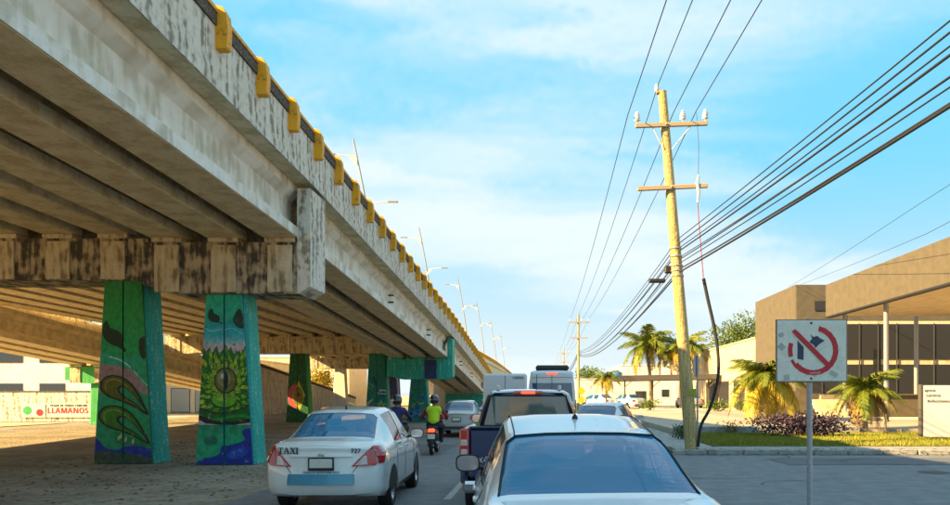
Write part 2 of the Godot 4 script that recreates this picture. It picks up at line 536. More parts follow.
func along(sec: Array, x: float, d0: float, y0: float, d1: float, y1: float) -> MB:
	var b := MB.new()
	var p := []
	var q := []
	for s in sec:
		p.append(V(x + s.x, y0 + s.y, d0))
		q.append(V(x + s.x, y1 + s.y, d1))
	b.loft([p, q])
	return b

func rect2(x0: float, x1: float, y0: float, y1: float) -> Array:
	return [Vector2(x0, y0), Vector2(x1, y0), Vector2(x1, y1), Vector2(x0, y1)]

func girder_section() -> Array:
	return [Vector2(-.42, 0.02), Vector2(-.40, 0), Vector2(.40, 0), Vector2(.42, 0.02), Vector2(.42, .24), Vector2(.13, .42), Vector2(.13, .96), Vector2(.31, 1.12), Vector2(.31, 1.32), Vector2(-.31, 1.32), Vector2(-.31, 1.12), Vector2(-.13, .96), Vector2(-.13, .42), Vector2(-.42, .24)]

# a rail of posts and a wall on the deck edge x; out = +1 when it looks to the right
func parapet(road: Node3D, t: Array, x: float, out: float, d0: float, d1: float, base: float, posts_from: float, posts_to: float):
	var y0 := at_d(t, d0) + base
	var y1 := at_d(t, d1) + base
	var s := func(a, b, l, h): return rect2(minf(a * out, b * out), maxf(a * out, b * out), l, h)
	put("parapet_wall", along(s.call(-0.21, 0.0, 0.0, 0.74), x, d0, y0, d1, y1), M.barrier, road)
	put("parapet_rail", along(s.call(-0.26, 0.035, 0.742, 0.96), x, d0, y0, d1, y1), M.dark_rail, road)
	put("rail_coping", along(s.call(-0.28, 0.055, 0.962, 1.03), x, d0, y0, d1, y1), M.yellow, road)
	var prof := [Vector2(-0.03, 0.36), Vector2(0.17, 0.36), Vector2(0.20, 0.39), Vector2(0.215, 0.70), Vector2(0.19, 0.95), Vector2(0.12, 1.07), Vector2(-0.02, 1.10), Vector2(-0.24, 1.10), Vector2(-0.24, 1.032), Vector2(-0.03, 1.032)]
	var q := []
	for p in prof: q.append(Vector2(p.x * out, p.y))
	var pm := MB.new()
	pm.prism(q, Vector3.ZERO, Vector3.RIGHT, Vector3.UP, Vector3(0, 0, -0.21))
	var pmesh := pm.done()
	var k := ceili(maxf(d0, posts_from) / 1.95)
	while k * 1.95 < minf(d1, posts_to):
		var o := put("parapet_post", pmesh, M.yellow, road)
		o.position = V(x, at_d(t, k * 1.95) + base, k * 1.95)
		o.rotation.x = randf_range(-0.004, 0.004)
		k += 1

func pillar(parent: Node3D, called: String, x: float, d: float, top: float, w0: float, w1: float, th: float, side: Material, front: Array) -> MeshInstance3D:
	# w0 width at the foot, w1 at the top; front = [material of the left half, of the right half]
	var b := MB.new()
	var c := 0.09
	var ring := func(w, y, g): 
		var h: float = w * 0.5
		return [V(x - h, y, d + c), V(x - h, y, d + th - c), V(x - h + c, y, d + th + g), V(x + h - c, y, d + th + g), V(x + h, y, d + th - c), V(x + h, y, d + c), V(x + h - c, y, d - g), V(x - h + c, y, d - g)]
	b.loft([ring.call(w0 + 0.05, 0.0, 0.03), ring.call(w0, 0.18, 0.0), ring.call(w1, top, 0.0)])
	var o := put(called, b, side, parent)
	if front.size():
		for sgn in 2:
			var f := MB.new()
			var n := 14
			for i in n:
				var ya0 := top - 0.004 - (top - 0.01) * i / n
				var yb0 := top - 0.004 - (top - 0.01) * (i + 1) / n
				var ends := func(y: float):
					var h: float = lerpf(w0 + 0.05, w1, y / top) * 0.5 - c * 0.6
					return [-h, -0.018] if sgn == 0 else [0.018, h]
				var ea: Array = ends.call(ya0)
				var eb: Array = ends.call(yb0)
				var z := d - 0.058 
				var ha: float = lerpf(w0 + 0.05, w1, ya0 / top) * 0.5 - c * 0.6
				var hb: float = lerpf(w0 + 0.05, w1, yb0 / top) * 0.5 - c * 0.6
				var uvf := func(xx: float, h: float, y: float): return Vector2(0.5 + xx / h * 0.5, 1.0 - y / top)
				f.quad_uv(V(x + eb[0], yb0, z), V(x + eb[1], yb0, z), V(x + ea[1], ya0, z), V(x + ea[0], ya0, z), uvf.call(eb[0], hb, yb0), uvf.call(eb[1], hb, yb0), uvf.call(ea[1], ha, ya0), uvf.call(ea[0], ha, ya0))
				for e in 2:   # edges of the panel
					f.quad_out(V(x + eb[e], yb0, z), V(x + ea[e], ya0, z), V(x + ea[e], ya0, z - (-0.075)), V(x + eb[e], yb0, z + 0.075), V(x + (ea[0] + ea[1]) * 0.5, ya0, z + 0.03))
			put("mural_panel", f, front[sgn], o)
	return o

# beam across the top of a pier: from x0 to x1 (x1 the right end), top and bottom heights
func cap_beam(pier: Node3D, x0: float, x1: float, d: float, th: float, yb: float, yt: float, m: Material, rise0 := 0.22, rise1 := 0.22, bevel := 1.0) -> MeshInstance3D:
	var b := MB.new()
	b.prism([Vector2(x0, yb + rise0), Vector2(x0 + bevel, yb), Vector2(x1 - bevel, yb), Vector2(x1, yb + rise1), Vector2(x1, yt), Vector2(x0, yt)], V(0, 0, d), Vector3.RIGHT, Vector3.UP, Vector3(0, 0, -th))
	return put("cap_beam", b, m, pier)

func seats_on(cap: Node3D, xs: Array, d: float, th: float, yb: float, yt: float, m: Material, strips := true):
	for x in xs:
		put("bearing_seat", bx(V(x, yt + 0.055, d + th * 0.5), Vector3(0.74, 0.11, th + 0.12), 0.015), m, cap)
		if strips:
			put("pilaster", bx(V(x, (yb + yt) * 0.5 - 0.02, d - 0.02), Vector3(0.60, yt - yb - 0.10, 0.05), 0.012), m, cap)

func build_overpass():
	randomize_off()
	var gs := girder_section()
	# --- near ramp
	var ramp := thing("overpass_ramp", "concrete overpass ramp with yellow posts descending beside the road", "overpass")
	var gx := [-6.37, -7.74, -9.11]
	var gap := 0.012
	for i in range(1, 5):
		var d0: float = A_AT[i][0] + gap
		var d1: float = A_AT[i + 1][0] - gap
		var y0 := at_d(A_AT, d0)
		var y1 := at_d(A_AT, d1)
		for k in 3:
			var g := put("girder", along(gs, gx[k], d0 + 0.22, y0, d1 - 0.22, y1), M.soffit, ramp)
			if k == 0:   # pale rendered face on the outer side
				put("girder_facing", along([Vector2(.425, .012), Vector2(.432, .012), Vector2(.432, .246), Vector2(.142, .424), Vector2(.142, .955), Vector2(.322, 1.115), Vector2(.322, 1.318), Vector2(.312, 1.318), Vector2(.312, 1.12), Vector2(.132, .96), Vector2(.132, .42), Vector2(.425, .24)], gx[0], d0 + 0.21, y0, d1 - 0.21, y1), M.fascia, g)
			if k == 0 and i >= 3:
				for f in ([0.40, 0.75] if i == 3 else [0.3, 0.6]):
					for h in [0.52, 0.80]:
						var p := MB.new()
						var dd := lerpf(d0, d1, f)
						p.tube([V(gx[0] + 0.10, at_d(A_AT, dd) + h, dd), V(gx[0] + 0.36, at_d(A_AT, dd) + h, dd)], 0.035, 8)
						put("drain_pipe", p, M.black_plastic, g)
		put("deck_slab", along([Vector2(-9.86, 1.322), Vector2(-5.9, 1.322), Vector2(-5.62, 1.30), Vector2(-5.62, 1.56), Vector2(-9.86, 1.56)], 0, d0, y0, d1, y1), M.soffit, ramp)
		put("slab_edge", along(rect2(-5.615, -5.585, 1.275, 1.585), 0, d0, y0, d1, y1), M.barrier, ramp)
		parapet(ramp, A_AT, -5.60, 1.0, d0, d1, 1.59, -2.0, 300)
		for f in [0.33, 0.67]:
			var dd := lerpf(d0, d1, f)
			put("diaphragm", bx(V(-7.74, at_d(A_AT, dd) + 0.80, dd), Vector3(2.6, 0.9, 0.22)), M.soffit, ramp)
	# the end of the ramp between retaining walls
	var ew := MB.new()
	ew.prism([Vector2(81.1, 0), Vector2(118, 0), Vector2(118, 0.25), Vector2(81.1, at_d(A_AT, 81.1) + 1.55)], Vector3(-9.8, 0, 0), Vector3(0, 0, -1), Vector3.UP, Vector3(4.15, 0, 0))
	put("abutment_wall", ew, M.barrier, ramp)
	parapet(ramp, A_AT, -5.60, 1.0, 81.0, 116.0, 1.56, 0, 300)
	# piers
	var murals := [mural_reptile(), mural_swirl(), mural_fish(), mural_graffiti(21), mural_graffiti(33)]
	for i in [2, 3, 4]:
		var d: float = A_AT[i][0] - 0.62
		var yt: float = A_AT[i][1] - 0.10
		var yb := yt - 1.24
		var m: Material = M.mould if i < 4 else M.teal
		var mc: Material = M.cap_clean if i < 4 else M.teal
		var fm: Material = mural_mat(murals[0]) if i == 3 else mural_mat(murals[3])
		var p := pillar(ramp, "pier", -7.79, d + 0.22, yb, 1.46, 0.98, 0.86, M.teal, [fm, fm])
		var cb := cap_beam(p, -9.72, -5.95, d, 1.24, yb, yt, m, 0.22, 0.0, 0.9)
		var eb := MB.new()
		eb.prism([Vector2(-5.948, yb), Vector2(-5.9, yb), Vector2(-5.63, yb + 0.16), Vector2(-5.63, yt + 1.30), Vector2(-5.948, yt + 1.30)], V(0, 0, d - 0.03), Vector3.RIGHT, Vector3.UP, Vector3(0, 0, -1.30))
		put("end_block", eb, M.barrier if i < 4 else M.teal, p)
		seats_on(cb, gx, d, 1.24, yb, yt, mc, i < 4)
		if i == 4:
			put("painted_panel", bx(V(-7.0, (yb + yt) * 0.5, d - 0.02), Vector3(0.75, 1.15, 0.05)), M.navy_paint, cb)
	put("cap_beam", bx(V(-7.74, 1.0, 80.8), Vector3(4.1, 1.6, 1.0), 0.05), M.teal, ramp)
	# --- main carriageway
	var main := thing("overpass_carriageway", "wide level concrete overpass deck on rows of painted pillars behind the ramp", "overpass")
	var bxs := []
	for k in 10: bxs.append(-10.62 - 1.37 * k)
	for i in range(1, B_AT.size() - 1):
		var d0: float = B_AT[i][0] + gap
		var d1: float = B_AT[i + 1][0] - gap
		var y0 := at_d(B_AT, d0)
		var y1 := at_d(B_AT, d1)
		if i < 6:
			for k in bxs.size():
				put("girder", along(gs, bxs[k], d0 + 0.2, y0, d1 - 0.2, y1), M.soffit, main)
			for f in [0.5]:
				var dd := lerpf(d0, d1, f)
				put("diaphragm", bx(V(-16.8, at_d(B_AT, dd) + 0.80, dd), Vector3(12.4, 0.9, 0.22)), M.soffit, main)
		else:
			put("girder", along(rect2(-23.3, -10.2, 0, 1.32), 0, d0, y0, d1, y1), M.soffit, main)
		put("deck_slab", along(rect2(-23.5, -9.95, 1.322, 1.57), 0, d0, y0, d1, y1), M.soffit, main)
		parapet(main, B_AT, -9.96, 1.0, d0, d1, 1.575, 120, 270)
		parapet(main, B_AT, -23.5, -1.0, d0, d1, 1.575, 300, 300)
	for i in range(2, 9):
		var d: float = B_AT[i][0] - 0.65
		var yt: float = B_AT[i][1] - 0.11
		var yb := yt - 1.04
		var holder: Node3D = null
		var px := [-10.42, -15.4, -20.5]
		for k in 3:
			var sm: Material = M.teal
			var front := []
			if i == 3 and k == 0: front = [mural_mat(murals[1]), mural_mat(murals[1])]
			elif i == 4 and k == 0: front = [mural_mat(murals[4]), mural_mat(murals[4])]; 
			elif i == 4 and k == 1: sm = M.green_paint; front = [mural_mat(murals[2]), mural_mat(murals[2])]
			elif i >= 5: sm = M.navy_paint if (k + i) % 2 == 0 else M.wall_white
			var p := pillar(main, "pier", px[k], d + 0.25, yb, 1.50, 1.02, 0.9, sm, front)
			if k == 0: holder = p
		var cb := cap_beam(holder, -23.6, -9.98 if i > 3 else -9.74, d + (0.12 if i == 3 else 0.0), 1.3, yb, yt, M.cap_clean if i > 3 else M.mould, 0.25, 0.0)
		seats_on(cb, bxs, d + (0.12 if i == 3 else 0.0), 1.3, yb, yt, M.cap_clean, i < 6)
	# --- ramp on the far side
	var far := thing("overpass_ramp", "concrete overpass ramp on green pier, far side under the wide deck", "overpass")
	var cxs := [-24.1, -25.5, -26.9]
	for i in range(1, 4):
		var d0: float = C_AT[i][0] + gap
		var d1: float = C_AT[i + 1][0] - gap
		var y0 := at_d(C_AT, d0)
		var y1 := at_d(C_AT, d1)
		for x in cxs: put("girder", along(gs, x, d0 + 0.2, y0, d1 - 0.2, y1), M.soffit, far)
		put("deck_slab", along(rect2(-27.6, -23.62, 1.322, 1.56), 0, d0, y0, d1, y1), M.soffit, far)
		put("kerb", along(rect2(-23.85, -23.63, 1.562, 1.75), 0, d0, y0, d1, y1), M.barrier, far)
		parapet(far, C_AT, -27.6, -1.0, d0, d1, 1.575, 300, 300)
	var cw := MB.new()
	cw.prism([Vector2(66.2, 0), Vector2(101, 0), Vector2(101, 0.4), Vector2(66.2, at_d(C_AT, 66.2) + 1.56)], Vector3(-27.5, 0, 0), Vector3(0, 0, -1), Vector3.UP, Vector3(3.85, 0, 0))
	put("abutment_wall", cw, M.barrier, far)
	parapet(far, C_AT, -23.63, 1.0, 66.2, 101.0, 1.55, 0, 0)
	for i in [2, 3]:
		var d: float = C_AT[i][0] - 0.6
		var yt: float = C_AT[i][1] - 0.1
		var p := pillar(far, "pier", -25.75, d + 0.2, yt - 0.95, 0.95, 0.85, 0.8, M.green_paint, [])
		var cb := cap_beam(p, -27.5, -23.7, d, 1.2, yt - 0.95, yt, M.green_paint, 0.2, 0.2)
		seats_on(cb, cxs, d, 1.2, yt - 0.95, yt, M.cap_clean, true)
	# --- street lamps on the deck
	var places := ["nearest of the tall double-armed street lamps on the overpass", "second double-armed street lamp along the overpass", "third double-armed street lamp along the overpass", "fourth double-armed street lamp along the overpass", "fifth, small far double-armed street lamp on the overpass", "farthest tiny double-armed street lamp on the overpass"]
	var ld := [47.6, 72.9, 106.0, 136.0, 172.0, 210.0]
	for i in 6:
		var d: float = ld[i]
		var y := at_d(B_AT, d) + 1.575
		var lamp := thing("street_lamp", places[i], "street lamp", V(-10.08, y, d + 1.7), 0, "street lamps on the overpass")
		var b := MB.new()
		var path := []
		var rad := []
		for k in 12:
			var t := k / 11.0
			path.append(Vector3(-1.22 * pow(t, 1.4), 9.9 * t, 1.7 * pow(t, 1.4)))
			rad.append(lerpf(0.10, 0.045, t))
		b.tube(path, rad, 10)
		put("post", b, M.galv, lamp)
		put("base_plate", bx(Vector3(0, 0.02, 0), Vector3(0.4, 0.05, 0.4)), M.galv, lamp)
		for s in [[-1.0, 8.9], [1.0, 6.2]]:
			var t: float = s[1] / 9.9
			var o := Vector3(-1.22 * pow(t, 1.4), s[1], 1.7 * pow(t, 1.4))
			var a := MB.new()
			a.tube([o, o + Vector3(s[0] * 0.8, 0.10, 0), o + Vector3(s[0] * 1.4, 0.14, 0)], 0.035, 6)
			a.prism([Vector2(0, -0.55), Vector2(0, 0.02), Vector2(s[0] * 0.55, 0.07)], o + Vector3(0, 0, -0.012), Vector3.RIGHT, Vector3.UP, Vector3(0, 0, 0.024))
			var am := put("arm", a, M.porcelain, lamp)
			put("lamp_head", bx(o + Vector3(s[0] * 1.62, 0.15, 0), Vector3(0.62, 0.10, 0.24), 0.03), M.galv, am)

func randomize_off():
	seed(7)

func mural_mat(t: Texture2D) -> StandardMaterial3D:
	var m := mat(Color.WHITE, 0.65)
	m.albedo_texture = t
	return m

func vgrad(img: Image, stops: Array):
	var h := img.get_height()
	for y in h:
		var t := float(y) / h
		var c: Color = stops[-1][1]
		for k in range(1, stops.size()):
			if t <= stops[k][0]:
				c = stops[k - 1][1].lerp(stops[k][1], clampf((t - stops[k - 1][0]) / (stops[k][0] - stops[k - 1][0]), 0, 1))
				break
		img.fill_rect(Rect2i(0, y, img.get_width(), 1), c)

func C8(r: int, g: int, b: int) -> Color:
	return Color8(r, g, b)

func v2(a: Array) -> Array:
	var o := []
	for i in range(0, a.size(), 2): o.append(Vector2(a[i], a[i + 1]))
	return o

func mural_reptile() -> Texture2D:
	var w := 320
	var h := 960
	var sc := Vector2(w, h)
	var img := Image.create(w, h, false, Image.FORMAT_RGB8)
	vgrad(img, [[0.0, C8(10, 172, 138)], [0.16, C8(8, 168, 142)], [0.17, C8(10, 152, 160)], [0.23, C8(28, 170, 184)], [0.28, C8(120, 180, 190)], [0.30, C8(188, 178, 188)], [0.33, C8(196, 168, 180)]])
	blob(img, v2([.10, .095, .18, .085, .24, .11, .36, .125, .40, .15, .34, .165, .24, .165, .14, .155, .08, .13]), C8(6, 58, 50), sc)
	stroke(img, v2([.34, .155, .42, .17, .50, .165]), 9, 3, C8(6, 58, 50), sc)
	blob(img, v2([.78, .115, .90, .085, .98, .11, .99, .19, .90, .20, .78, .18, .72, .15]), C8(7, 62, 52), sc)
	stroke(img, v2([.02, .20, .20, .215, .42, .205, .50, .19]), 4, 2, C8(150, 214, 216), sc)
	stroke(img, v2([.47, .225, .56, .205, .72, .20, .98, .235]), 4, 2, C8(150, 214, 216), sc)
	# the head: jagged crest, then scales
	var head := v2([0, .31, .08, .335, .16, .31, .22, .345, .33, .30, .38, .345, .50, .32, .56, .35, .66, .305, .72, .35, .86, .33, .90, .36, 1.0, .315, 1.0, .74, .7, .745, .4, .74, .15, .725, 0, .70])
	var hq := []
	for p in head: hq.append(p * sc)
	fill_poly(img, hq, C8(30, 104, 30))
	rng.seed = 5
	var eye := Vector2(.53, .505) * sc
	for ring in 7:   # feathery leaves laid round the eye, the outermost first
		var rr := 300.0 - ring * 34.0
		var cnt := 19 - ring
		for i in cnt:
			var a := TAU * (i + .5 * (ring % 2)) / cnt + rng.randf_range(-.12, .12)
			var o := eye + Vector2(cos(a) * rr * .72, sin(a) * rr * .78)
			var turn := a - .55 * signf(cos(a))
			if o.y < .345 * h or o.y > .70 * h: continue
			var l := rng.randf_range(44, 74)
			var wd := rng.randf_range(12, 19)
			var t := Vector2(cos(turn), sin(turn))
			var n := t.orthogonal()
			var g := rng.randf()
			for s in [[1.0, C8(14, 70, 22)], [.80, C8(70, 150, 28).lerp(C8(170, 204, 36), clampf(g * .7 + ring * .06, 0, 1))], [.42, C8(120, 186, 40).lerp(C8(204, 222, 84), g)]]:
				var f: float = s[0]
				fill_poly(img, spline([o - t * l * .45 * f, o - t * l * .1 * f + n * wd * f, o + t * l * .25 * f + n * wd * .7 * f, o + t * l * .75 * f, o + t * l * .25 * f - n * wd * .7 * f, o - t * l * .1 * f - n * wd * f], true, 4), s[1])
			stroke(img, [o - t * l * .4, o + t * l * .55], 2.5, 1.5, C8(20, 90, 26))
	ellipse(img, Vector2(.5, .625) * sc, Vector2(.27 * w, .048 * h), C8(14, 70, 16))
	ellipse(img, Vector2(.5, .618) * sc, Vector2(.25 * w, .044 * h), C8(92, 170, 30))
	ellipse(img, Vector2(.46, .606) * sc, Vector2(.14 * w, .022 * h), C8(150, 200, 60))
	for k in 12:   # ring of scales about the eye
		var a := TAU * k / 12
		ellipse(img, Vector2(.53, .505) * sc + Vector2(cos(a), sin(a)) * 88, Vector2(25, 19), C8(16, 72, 20), a)
		ellipse(img, Vector2(.53, .505) * sc + Vector2(cos(a), sin(a)) * 88, Vector2(22, 16), C8(140, 168, 40), a)
	ellipse(img, Vector2(.53, .505) * sc, Vector2(78, 74), C8(34, 40, 14))
	ellipse(img, Vector2(.53, .505) * sc, Vector2(70, 66), C8(104, 104, 50))
	ellipse(img, Vector2(.50, .495) * sc, Vector2(46, 44), C8(140, 138, 84))
	ellipse(img, Vector2(.53, .507) * sc, Vector2(17, 52), C8(16, 16, 12))
	ellipse(img, Vector2(.46, .482) * sc, Vector2(12, 15), C8(206, 208, 186))
	# mouth
	blob(img, v2([0, .665, .25, .69, .6, .69, 1, .66, 1, .72, .7, .742, .35, .738, 0, .70]), C8(10, 96, 30), sc)
	stroke(img, v2([.0, .665, .3, .695, .6, .692, 1, .655]), 7, 7, C8(8, 44, 20), sc)
	for i in 14:
		ellipse(img, Vector2(.05 + i * .07, .725 + .012 * sin(i * .45)) * sc, Vector2(16, 8), C8(40, 140, 44))
	fill_poly(img, [Vector2(0, .705) * sc, Vector2(.3, .742) * sc, Vector2(.7, .745) * sc, Vector2(1, .73) * sc, Vector2(1, .752) * sc, Vector2(.6, .772) * sc, Vector2(.15, .758) * sc, Vector2(0, .735) * sc], C8(8, 40, 28))
	for y in range(int(.757 * h), h):
		var t := (float(y) / h - .757) / .243
		var c := C8(8, 132, 94).lerp(C8(14, 164, 116), minf(1.0, t * 2.5))
		for seg in [[0, w]]:
			var row_from := 0
			if float(y) / h < .772: row_from = int(w * .0)
			if float(y) / h >= .766: img.fill_rect(Rect2i(row_from, y, w, 1), c)
	ellipse(img, Vector2(.25, .86) * sc, Vector2(40, 30), C8(10, 116, 88))
	# blue splash at the foot
	blob(img, v2([.02, .99, .1, .965, .3, .955, .42, .93, .45, .895, .6, .885, .78, .87, .88, .85, .84, .81, .9, .79, .99, .79, 1.05, .85, 1.05, 1.02, .5, 1.02, 0, 1.02]), C8(16, 50, 150), sc)
	blob(img, v2([.55, .94, .7, .91, .85, .90, .92, .93, .8, .96, .6, .965]), C8(26, 74, 186), sc)
	return worn(img, 12, C8(120, 128, 112), 196, 0.02)

func mural_swirl() -> Texture2D:
	var w := 320
	var h := 960
	var sc := Vector2(w, h)
	var img := Image.create(w, h, false, Image.FORMAT_RGB8)
	vgrad(img, [[0.0, C8(12, 132, 56)], [0.2, C8(10, 148, 72)], [0.40, C8(10, 156, 88)], [0.42, C8(16, 160, 116)], [0.7, C8(12, 152, 98)], [1.0, C8(14, 140, 96)]])
	blob(img, v2([.03, .24, .12, .22, .2, .255, .42, .28, .52, .32, .46, .36, .3, .355, .12, .33, .02, .29]), C8(6, 46, 28), sc)
	stroke(img, v2([.40, .345, .50, .37, .56, .385]), 30, 14, C8(6, 46, 28), sc)
	blob(img, v2([.88, .32, .98, .30, 1.02, .34, .99, .42, .9, .42, .85, .37]), C8(6, 54, 30), sc)
	stroke(img, v2([-.05, .40, .2, .425, .45, .445, .62, .475, .78, .52, 1.05, .60]), 40, 22, C8(34, 164, 132), sc)
	stroke(img, v2([.2, .415, .45, .435, .62, .465, .8, .515, 1.05, .59]), 8, 4, C8(150, 214, 196), sc)
	blob(img, v2([-.1, .47, .2, .46, .5, .47, .75, .51, .95, .575, 1.05, .63, .8, .60, .5, .55, .3, .56, .1, .60, -.1, .62]), C8(150, 124, 126), sc)
	# two loops, olive with dark rims
	for s in [[.0, .0, 1.0], [0.0, .165, 1.0]]:
		var q := func(a: Array) -> Array:
			var o := v2(a)
			for i in o.size(): o[i] = Vector2(o[i].x + s[0], o[i].y + s[1])
			return o
		blob(img, q.call([.98, .735, .7, .69, .45, .66, .2, .635, .03, .59, .08, .535, .28, .515, .52, .53, .72, .575, .88, .65]), C8(30, 34, 8), sc)
		blob(img, q.call([.92, .715, .68, .675, .45, .65, .22, .625, .07, .585, .12, .54, .29, .523, .5, .54, .68, .58, .82, .645]), C8(88, 92, 20) if s[1] == 0.0 else C8(52, 118, 24), sc)
		stroke(img, q.call([.16, .60, .14, .565, .26, .54, .44, .55, .6, .585, .75, .635]), 10, 4, C8(148, 140, 60) if s[1] == 0.0 else C8(120, 160, 44), sc)
		blob(img, q.call([.96, .728, .72, .672, .5, .635, .38, .60, .42, .575, .55, .58, .7, .615, .86, .67]), C8(28, 32, 8), sc)
		blob(img, q.call([.93, .716, .74, .668, .53, .63, .43, .60, .46, .583, .56, .588, .69, .62, .83, .668]), C8(16, 142, 92), sc)
	blob(img, v2([0.35, .83, .6, .855, 1.0, .90, .7, .905, .4, .885]), C8(14, 124, 70), sc)
	for p in [[.42, .862], [.5, .875], [.55, .868], [.68, .88], [.46, .85]]:
		ellipse(img, Vector2(p[0], p[1]) * sc, Vector2(5, 14), C8(190, 190, 140), 0.2)
	blob(img, v2([-.05, .86, .08, .88, .2, .915, .4, .925, .55, .905, .8, .905, 1.05, .93, 1.05, 1.0, -.05, 1.0]), C8(20, 52, 150), sc)
	blob(img, v2([-.05, .95, .15, .93, .35, .94, .6, .945, .85, .96, 1.05, .98, 1.05, 1.05, -.05, 1.05]), C8(52, 76, 58), sc)
	return worn(img, 13, C8(104, 104, 86), 194, 0.022)

func mural_fish() -> Texture2D:
	var w := 160
	var h := 480
	var sc := Vector2(w, h)
	var img := Image.create(w, h, false, Image.FORMAT_RGB8)
	vgrad(img, [[0, C8(14, 84, 44)], [1, C8(14, 92, 52)]])
	ellipse(img, Vector2(.42, .62) * sc, Vector2(66, 84), C8(186, 78, 84))
	fill_poly(img, [Vector2(.58, .40) * sc, Vector2(.9, .60) * sc, Vector2(.62, .82) * sc, Vector2(.2, .64) * sc], C8(196, 176, 44))
	ellipse(img, Vector2(.55, .62) * sc, Vector2(38, 66), C8(90, 130, 30))
	ellipse(img, Vector2(.55, .62) * sc, Vector2(24, 44), C8(168, 96, 60))
	ellipse(img, Vector2(.55, .60) * sc, Vector2(12, 18), C8(40, 70, 26))
	return worn(img, 14, C8(90, 110, 80), 194, 0.03)

func mural_graffiti(s: int) -> Texture2D:
	var w := 160
	var h := 400
	var sc := Vector2(w, h)
	var img := Image.create(w, h, false, Image.FORMAT_RGB8)
	vgrad(img, [[0, C8(10, 112, 92)], [1, C8(16, 124, 116)]])
	rng.seed = s
	for i in 16:
		var p := []
		var o := Vector2(rng.randf_range(.1, .9), rng.randf_range(.35, .95))
		for k in 5: p.append(o + Vector2(rng.randf_range(-.3, .3), rng.randf_range(-.08, .08)))
		stroke(img, p, rng.randf_range(5, 16), 4, [C8(24, 60, 170), C8(60, 150, 190), C8(170, 190, 170), C8(120, 170, 60), C8(10, 60, 60)][rng.randi() % 5], sc)
	return worn(img, s, C8(100, 120, 110), 194, 0.03)

# ---------------------------------------------------------------- cars
class Shell:
	var st := []     # stations: [s, w, y_bottom, y_belt, w_belt, y_top, w_top, top kind, side kind]
	var bulge := [[0.2, 0.12], [1.0, 0.08]]
	func params(s: float) -> Array:
		var n := st.size()
		var i := 0
		while i < n - 2 and s > st[i + 1][0]: i += 1
		var t := clampf((s - st[i][0]) / maxf(st[i + 1][0] - st[i][0], 1e-5), 0.0, 1.0)
		var out := []
		for k in range(1, 7):
			var a: float = st[max(i - 1, 0)][k]
			var b: float = st[i][k]
			var c: float = st[i + 1][k]
			var d: float = st[min(i + 2, n - 1)][k]
			out.append(lerpf(lerpf(b, c, t), cubic_interpolate(b, c, a, d, t), 0.45))
		return out
	func ring(s: float) -> Array:
		var p := params(s)
		var w: float = p[0]
		var yb: float = p[1]
		var yl: float = p[2]
		var wl: float = p[3]
		var yt: float = p[4]
		var wt: float = p[5]
		var drop: float = minf(0.075, maxf(0.012, (yt - yl) * 0.35))
		return [Vector2(w * .55, yb), Vector2(w * .93, yb + .02), Vector2(w * .99, yb + .14), Vector2(w, lerpf(yb, yl, .55)), Vector2(w * .985, yl - .10), Vector2(wl, yl),
			Vector2(lerpf(wl, wt, .5) + .018, lerpf(yl, yt - drop, .5)), Vector2(wt, yt - drop), Vector2(wt * .88, yt - drop * .28), Vector2(wt * .5, yt - drop * .06), Vector2(0, yt)]
	func half(s: float, y: float) -> float:
		var r := ring(s)
		for i in range(1, 10):
			if y <= r[i + 1].y or i == 9:
				return lerpf(r[i].x, r[i + 1].x, clampf((y - r[i].y) / maxf(r[i + 1].y - r[i].y, 1e-4), 0, 1))
		return 0.0
	func out_by(y: float) -> float:
		for i in bulge.size() - 1:
			if y <= bulge[i + 1][0]: return lerpf(bulge[i][1], bulge[i + 1][1], clampf((y - bulge[i][0]) / (bulge[i + 1][0] - bulge[i][0]), 0, 1))
		return bulge[-1][1]
	func rear(x: float, y: float, off := 0.0) -> Vector3:
		var t := clampf(absf(x) / maxf(half(st[0][0], y), 0.05), 0, 1)
		return Vector3(x, y, -st[0][0] + out_by(y) * (1.0 - t * t * t) + off)

